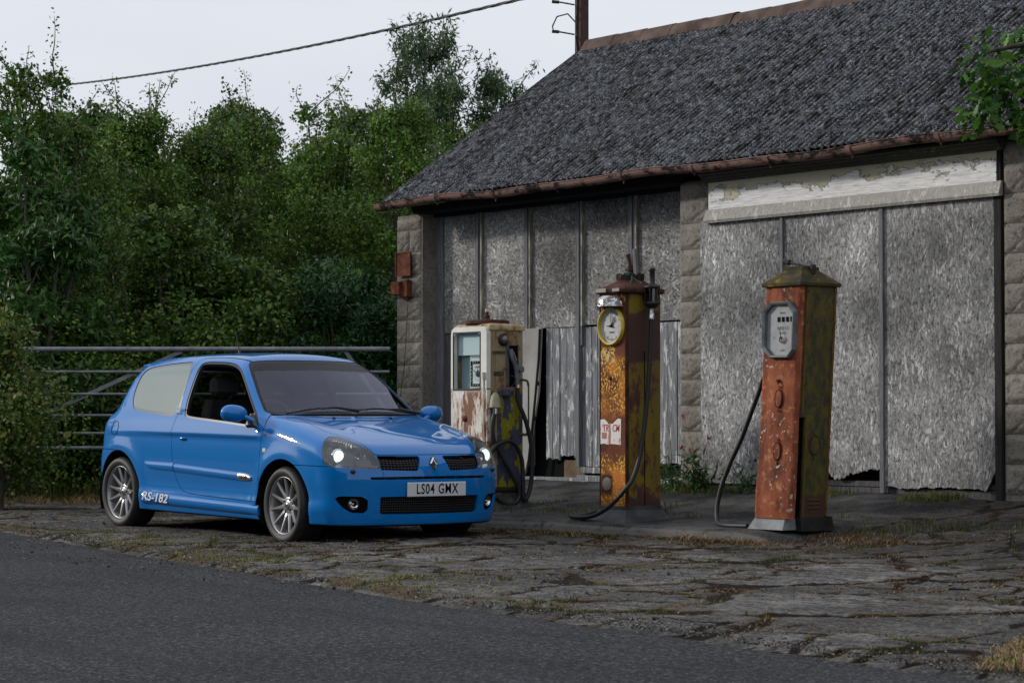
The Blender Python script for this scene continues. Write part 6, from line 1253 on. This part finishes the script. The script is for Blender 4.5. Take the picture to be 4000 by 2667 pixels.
# hedge across the road behind the camera (only seen mirrored in the paint and glass)
rng=np.random.default_rng(5); hx=rng.uniform(-48,14,26000); hz=rng.random(26000)**.8*(4.6+1.6*fbm(hx*.25,hx*0,4)+1.2*(vnoise(hx*1.1,hx*0,9)-.5)); hy=-8.5+rng.normal(size=26000)*.8-.02*hx
hg=empty('roadside_hedge',(-17,-8.5,-.1)); tag(hg,'tall green hedge on the far side of the road, mirrored in the car','hedge'); o=leaves('crown',np.stack([hx,hy,hz],1),rng.normal(size=(26000,3)),.55,.42,G_dark,hg,rng); o.location=-Vector(hg.location)
b=MB(); b.box((-48,-9.6,-.2),(14,-9.2,4.3)); o=b.build('hedge_blocker',plain('hedge_core',(.012,.014,.007),.95),hg); o.location=-Vector(hg.location)  # solid unseen slab added behind the leaves to block light coming through
# ---- oak branch, upper right
ok=empty('oak_tree',(-7.5,11.55,.05)); tag(ok,'oak whose leafy branch hangs in at the top right corner','tree')
rng=np.random.default_rng(3); ol=[(0,0),(.10,.10),(.05,.22),(.22,.30),(.14,.42),(.30,.56),(.16,.64),(.22,.82),(.06,.86),(0,1.0)]; outl=[(0,y,x) for x,y in ol]+[(0,y,-x) for x,y in ol[-2:0:-1]]
cen_=[(-9.38,10.80,2.98,.17),(-9.15,10.95,3.12,.16),(-9.02,10.95,2.92,.26),(-9.30,10.72,2.72,.15),(-8.98,11.0,2.74,.18),(-9.10,10.83,2.64,.10),(-8.85,11.0,3.08,.22),(-8.7,11.1,2.88,.26),(-9.22,10.86,2.84,.15)]
V=[];F=[];rn=[]; no=len(outl)
for (x,y,z,r_) in cen_:
    for _ in range(int(50+1700*r_*r_)):
        c=np.array([x,y,z])+unit(rng.normal(size=3))*r_*rng.random()**.5; d=unit(rng.normal(size=3)*.8+np.array([-.35,0,-.35])); n=unit(np.cross(d,rng.normal(size=3))); s=np.cross(n,d); l=rng.uniform(.065,.125); cu_=rng.uniform(-.3,.3)
        base=len(V)
        for (q,u,v) in outl: V.append(c+d*u*l+s*v*l*.85+n*(cu_*u*u*l+.25*abs(v)*l))
        F.append(tuple(range(base,base+no))); rn.append(rng.random())
me=bpy.data.meshes.new('crown'); me.from_pydata([tuple(v) for v in V],[],F); a=me.attributes.new('rnd','FLOAT','FACE'); a.data.foreach_set('value',rn); me.materials.append(leaf_mat('oak_leaves',[(.010,.040,.008),(.025,.085,.010),(.055,.16,.014),(.11,.24,.03)])); o=bpy.data.objects.new('crown',me); COL.objects.link(o); o.parent=ok; o.location=-Vector(ok.location)
lb=[([(-7.5,11.55,-.1),(-7.45,11.55,1.5),(-7.5,11.5,3.2),(-7.4,11.5,5.0)],.16,.10),(twiggy(rng,(-7.5,11.5,3.2),(-1,-.35,.12),1.9,8,.08,-.03),.05,.012)]
for (x,y,z,r_) in cen_: s=Vector((-8.3,11.15,3.25)); e=Vector((x,y,z)); lb.append(([s,s.lerp(e,.5)+Vector((0,0,.06)),e,e+Vector((-.05,-.02,-r_))],.014,.004))
o=limb_mesh('trunk',lb,BARK,ok); o.location=-Vector(ok.location)
# ---- grass
def blades(name,P_,hgt,mat,label,cat,seed,spread=.5,n=9,rad=.05,width=.0035,kind='stuff'):
    rng=np.random.default_rng(seed); P_=np.repeat(np.asarray(P_,float),n,0); k=len(P_); h=np.repeat(np.broadcast_to(hgt,len(P_)//n),n)*rng.uniform(.45,1.15,k); P_=P_+np.concatenate([rng.normal(size=(k,2))*rad,np.zeros((k,1))],1)
    a=rng.uniform(0,2*np.pi,k); lean=np.stack([np.cos(a),np.sin(a),0*a],1)*(spread*rng.uniform(.2,1.2,k)*h)[:,None]; s=np.stack([-np.sin(a),np.cos(a),0*a],1)*width; up=np.zeros((k,3)); up[:,2]=h
    V=np.stack([P_-s,P_+s,P_+s*.8+lean*.35+up*.6,P_-s*.8+lean*.35+up*.6,P_+lean+up*.92],1).reshape(-1,3); i=np.arange(k)*5
    F=np.concatenate([np.stack([i,i+1,i+2,i+3],1),np.stack([i+3,i+2,i+4,i+4],1)]); F3=np.concatenate([np.stack([i,i+1,i+2],1),np.stack([i,i+2,i+3],1),np.stack([i+3,i+2,i+4],1)]); r_=rng.random(k)
    o=np_mesh(name,V,F3,mat,None,attrs={'rnd':('FACE',np.tile(r_,3))}); tag(o,label,cat,kind=kind); return o
M_dry=leaf_mat('dry_straw',[(.10,.060,.025),(.20,.13,.055),(.33,.24,.11),(.42,.34,.19)],.8,.2); M_gr=leaf_mat('short_green_grass',[(.03,.05,.010),(.06,.09,.016),(.10,.12,.022),(.20,.16,.05)],.6,.3); M_litter=leaf_mat('brown_litter',[(.045,.022,.012),(.10,.05,.025),(.18,.10,.05),(.30,.22,.12)],.9,.1)
rng=np.random.default_rng(12)
def gpts(x0,x1,y0,y1,n): x=rng.uniform(x0,x1,n); y=rng.uniform(y0,y1,n); return x,y
# verge under the gate
x,y=gpts(-30,-20.1,11.0,16.5,5200); k=(y>12.6-.0*x+ (x+20.5)*.42+.5*(fbm(x*.9,y*.9,2)-.5)); x,y=x[k],y[k]
blades('verge_grass',np.stack([x,y,gz(x,y)-.03],1),.16+.22*rng.random(len(x)),M_gr,'rough green grass growing along the foot of the hedge and gate','grass',1,n=8,rad=.06,width=.005)
x,y=gpts(-30,-20.1,10.6,16.5,5200); d_=(y-(12.45+(x+20.5)*.42)); k=(np.abs(d_)<.35+.2*rng.random(len(x))); x,y=x[k],y[k]
blades('dry_verge_grass',np.stack([x,y,gz(x,y)-.01],1),.07+.08*rng.random(len(x)),M_dry,'band of dry straw-coloured grass between forecourt and gate','dry grass',2,n=8,rad=.06,spread=1.6,width=.004)
# crack growth
X_,Y_,Z_,cr_,md_,e1_=FC; idx=np.argwhere((md_>.35)&(cr_+rng.random(md_.shape)*.6>.5)&inside); idx=idx[rng.choice(len(idx),min(14000,len(idx)),False)]
cp=np.stack([X_[idx[:,0],idx[:,1]],Y_[idx[:,0],idx[:,1]],Z_[idx[:,0],idx[:,1]]],1); k=(cp[:,1]<13.4); cp=cp[k]
h_=rng.random(len(cp)); g_=fbm(cp[:,0]*1.4,cp[:,1]*1.4,15)
blades('crack_weeds',cp[g_>.52],.008+.026*h_[g_>.52]**2,M_gr,'sparse green weeds and moss growing in the forecourt cracks','weeds',3,n=5,rad=.022,spread=1.0,width=.0028)
blades('crack_litter',cp[g_<=.52],.006+.012*h_[g_<=.52],M_litter,'brown dead stalks and litter lying in the forecourt cracks','litter',4,n=5,rad=.030,spread=3.0,width=.0028)
x,y=gpts(-21,-6,7.2,12,1500); zf=gz(x,y)+.026; k=y>roadY(x)+.1; blades('loose_straw',np.stack([x,y,zf],1)[k],.012,M_dry,'loose straws scattered over the forecourt','straw',14,n=2,rad=.05,spread=6.0,width=.0026)
# gutter of the kerb
x=rng.uniform(-15.2,-11.9,1500); y=11.72+.05*rng.normal(size=1500)-.08*(x>-12.9)*rng.random(1500); k=fbm(x*2.2,x*0,9)>.43-.1*(x>-13.2); x,y=x[k],y[k]; blades('kerb_straw',np.stack([x,y,gz(x,y)+.02],1),.008+.030*rng.random(len(x))**2*(1+1.0*((x>-13.2)&(x<-12.2))),leaf_mat('kerb_litter',[(.035,.018,.010),(.09,.045,.022),(.20,.12,.05),(.40,.30,.16)],.9,.1),'brown dead grass packed along the foot of the kerb','dead grass',5,n=8,rad=.03,spread=2.0,width=.003)
x=rng.uniform(-14.0,-12.9,150); y=11.72+.03*rng.normal(size=150); blades('kerb_moss',np.stack([x,y,gz(x,y)+.02],1),.025,M_gr,'patch of small green weeds in the kerb gutter between middle and right pump','weeds',6,n=9,rad=.03,spread=1.2,width=.004)
# wall foot
def island_z(y): return np.interp(y,[11.81,12.2,12.6,13.0,13.5,14.0],[.13,.16,.19,.23,.30,.36])
x=rng.uniform(-15.75,-12.0,700); y=13.78+.10*rng.normal(size=700)-.02; k=fbm(x*1.6,x*0,7)+.25*(x<-14.6)>.5; x,y=x[k],y[k]; blades('wall_foot_grass',np.stack([x,np.minimum(y,13.95),island_z(y)],1),.03+.05*rng.random(len(x))**2,M_gr,'patchy grass at the foot of the boarded wall','grass',7,n=8,rad=.04,spread=.7,width=.003)
x=rng.uniform(-17.4,-12.4,260); y=12.75+.25*rng.normal(size=260); k=fbm(x*1.3,y*2,17)>.56; x,y=x[k],y[k]; blades('slab_tufts',np.stack([x,y,island_z(y)],1),.025+.03*rng.random(len(x)),M_gr,'small tufts growing on the slab between pumps and wall','grass tufts',8,n=9,rad=.035,spread=1,width=.003)
x=rng.uniform(-12.3,-10.6,420); y=12.55+(x+12.3)*.30+.12*rng.normal(size=420); blades('slope_grass',np.stack([x,y,gz(x,y)+.0],1),.02+.09*rng.random(420)**3,M_gr,'thin tall grass right of the rightmost pump','grass',9,n=5,rad=.05,spread=.6,width=.003)
x=rng.uniform(-12.3,-11.2,160); y=12.2+.15*rng.normal(size=160); blades('dry_slope_grass',np.stack([x,y,gz(x,y)+.01],1),.05,M_litter,'dead brown grass by the foot of the rightmost pump','dead grass',19,n=8,rad=.04,spread=1.5,width=.003)
# dry grass mound at the right corner
x=rng.uniform(-7.1,-5.0,2600); y=rng.uniform(7.0,9.2,2600)
xl=-6.42-(y-7.38)*.62+.10*(fbm(y*3,y*0,3)-.5); k=(x>xl)&(y>roadY(x)+.12); x,y=x[k],y[k]; dd=np.clip((x-xl[k])/.5,0,1)
blades('dry_grass_mound',np.stack([x,y,gz(x,y)+.02+.05*dd],1),.025+.05*dd*rng.random(len(x)),M_dry,'pale dry grass clump at the lower right corner','dry grass',10,n=12,rad=.04,spread=1.5,width=.003)
k=rng.random(len(x))<.10; blades('fresh_grass_mound',np.stack([x,y,gz(x,y)+.03],1)[k],.05,M_gr,'green shoots among the dry grass at the lower right corner','grass',11,n=10,rad=.04,spread=.8,width=.003)
# loose gravel along the road edge
n=5200; x=rng.uniform(-19,-5.3,n); e_=np.abs(rng.normal(size=n))*.11; y=roadY(x)+.02+e_*np.where(x>-10,1.6,1)-.06; keep=rng.random(n)<np.where(x>-9.5,1,.35); x,y=x[keep],y[keep]; n=len(x)
x2=rng.uniform(-20,-5.5,9000); y2=rng.uniform(7.4,13.2,9000); k2=fbm(x2*1.2,y2*1.2,55)>.40; x2=x2[k2]; y2=y2[k2]; x=np.concatenate([x,x2]); y=np.concatenate([y,y2]); n=len(x)
sz=rng.uniform(.003,.008,n)*(1+1.3*(rng.random(n)>.95)); oct_=np.array([(1,0,0),(0,1,0),(-1,0,0),(0,-1,0),(0,0,.8),(0,0,-.8)]); V=(oct_[None]*sz[:,None,None]*rng.uniform(.6,1.3,(n,6,1))+np.stack([x,y,gz(x,y)+.030+sz*.4],1)[:,None]).reshape(-1,3); f=np.array([(0,1,4),(1,2,4),(2,3,4),(3,0,4),(1,0,5),(2,1,5),(3,2,5),(0,3,5)]); F=(np.arange(n)[:,None,None]*6+f[None]).reshape(-1,3)
gm=NM('grey_gravel'); gm.set(color=gm.ramp(gm.attr('rnd'),[(0,(.03,.03,.033)),(.55,(.09,.088,.085)),(.85,(.18,.16,.145)),(1,(.38,.35,.32))]),rough=.9)
tag(np_mesh('gravel',V,F,gm.m,attrs={'rnd':('FACE',np.repeat(rng.random(n)**1.3,8))}),'loose grey gravel along the broken edge of the tarmac','gravel',kind='stuff')
# a few larger stones and bits lying about
st=empty; LPc=NM('pale_stone'); LPc.set(color=(.33,.31,.27),rough=.9)
for (x,y,s_,nm,lb,mt) in ((-16.93,9.05,.030,'stone','flat pale stone on the forecourt below the rear wheel of the car',(.33,.30,.26)),(-13.05,11.32,.026,'stone','grey pebble on the forecourt in front of the rightmost pump',(.20,.20,.20)),(-8.05,9.55,.020,'nut','dark round nut lying on the forecourt near the right edge',(.02,.013,.01))):
    b=MB(); r0=random.Random(int(x*100)); fl_=.45 if nm=='stone' else .9
    b.grid(lambda u,v:(s_*1.3*math.cos(u*6.2832)*math.sin(v*3.14159),s_*math.sin(u*6.2832)*math.sin(v*3.14159)*(1+.15*math.sin(u*13)),s_*fl_*(math.cos(v*3.14159)+.5)),12,8); o=b.build(nm,plain(nm+'_surface',mt,.85)); o.location=(x,y,float(gz(x,y))+.02); tag(o,lb,nm)
for (x,y,l,a) in ((-8.85,9.95,.06,.3),(-7.6,9.75,.05,.1)):
    b=MB(); b.box((-l,-.012,0),(l,.012,.012),.003); o=b.build('bark_chip',plain('dark_bark_chip',(.012,.010,.009),.9)); o.location=(x,y,float(gz(x,y))+.022); o.rotation_euler=(0,0,a); tag(o,'dark strip of bark on the forecourt '+('nearer the pumps' if l>.055 else 'nearer the right edge'),'bark','bark chips on the forecourt')
# flowering weeds by the stone pillar
def weed(loc,label,stems,seed,nl,mat):
    rng=np.random.default_rng(seed); t=empty('valerian_weed',loc); tag(t,label,'weed','weeds at the wall'); paths=[];P_=[];N_=[];tips=[]
    for (dx,dy,h_,fl_) in stems:
        pth=[Vector((0,0,0)).lerp(Vector((dx,dy,h_)),k/7)+Vector((math.sin(k*.9+dx*9)*.012,0,.03*math.sin(k/7*math.pi)*(h_>.3))) for k in range(8)]; paths.append((pth,.004,.0015))
        A=np.array([tuple(p) for p in pth]); kk=int(nl*(1 if h_<.4 else .55)); tt=rng.random(kk)**1.3*6.9; tt=tt*(.62 if h_>.4 else 1); i0=tt.astype(int); q=A[i0]+(A[i0+1]-A[i0])*(tt-i0)[:,None]+rng.normal(size=(kk,3))*.02; P_.append(q); N_.append(rng.normal(size=(kk,3)))
        if fl_: tips.append(pth[-1])
    leaves('foliage',np.concatenate(P_),np.concatenate(N_),.085,.024,mat,t,rng,.1); limb_mesh('stem',paths,plain('weed_stem',(.10,.09,.04),.7),t)
    fm=plain('crimson_flower',(.42,.012,.045),.6)
    for p in tips:
        b=MB()
        for _ in range(26):
            q=p+Vector(rng.normal(size=3)*.011); a=Vector(rng.normal(size=3)).normalized()*.007; c_=Vector(rng.normal(size=3)).normalized()*.007; b.add([tuple(q-a),tuple(q+c_),tuple(q+a),tuple(q-c_)],[(0,1,2,3)])
        b.build('flower_head',fm,t,fix=False)
weed((-15.50,13.80,.36),'leafy green weed in front of the planks beside the middle pump',[(-.15,-.05,.22,0),(.02,-.08,.25,0),(.12,.0,.2,0),(-.28,-.05,.10,0),(-.08,.02,.75,0),(.05,-.1,.15,0),(.2,-.1,.12,0)],1,26,G_ash)
weed((-15.12,13.78,.36),'tall thin weed with crimson flower heads at the foot of the middle stone pillar',[(-.22,.02,.60,1),(.10,.0,.42,1),(-.22,.0,.34,1),(-.10,-.02,.32,1),(.15,-.08,.18,0),(-.1,-.1,.2,0),(.25,-.05,.15,0),(.0,-.1,.24,0),(-.25,-.08,.15,0)],2,30,G_bright)
weed((-14.55,13.76,.36),'sprawling green weed against the chipboard just left of the rightmost pump',[(.12,-.02,.22,0),(-.12,-.03,.20,0),(-.3,-.05,.12,0),(.22,-.06,.10,0),(.0,-.1,.15,0)],3,20,G_ash)

x=rng.uniform(-17.5,-9,2600); y=roadY(x)+.1+np.abs(rng.normal(size=2600))*.45; k=(fbm(x*1.7,y*1.7,44)>.47)&(rng.random(2600)<np.where(x<-11,1,.3)); x,y=x[k],y[k]
blades('verge_moss',np.stack([x,y,gz(x,y)+.028],1),.008+.022*rng.random(len(x))**2,leaf_mat('moss_and_straw',[(.04,.06,.010),(.09,.11,.018),(.17,.15,.045),(.34,.28,.12)],.8,.2),'yellow green moss and straw along the road side of the forecourt','moss',51,n=6,rad=.035,spread=1.6,width=.003)
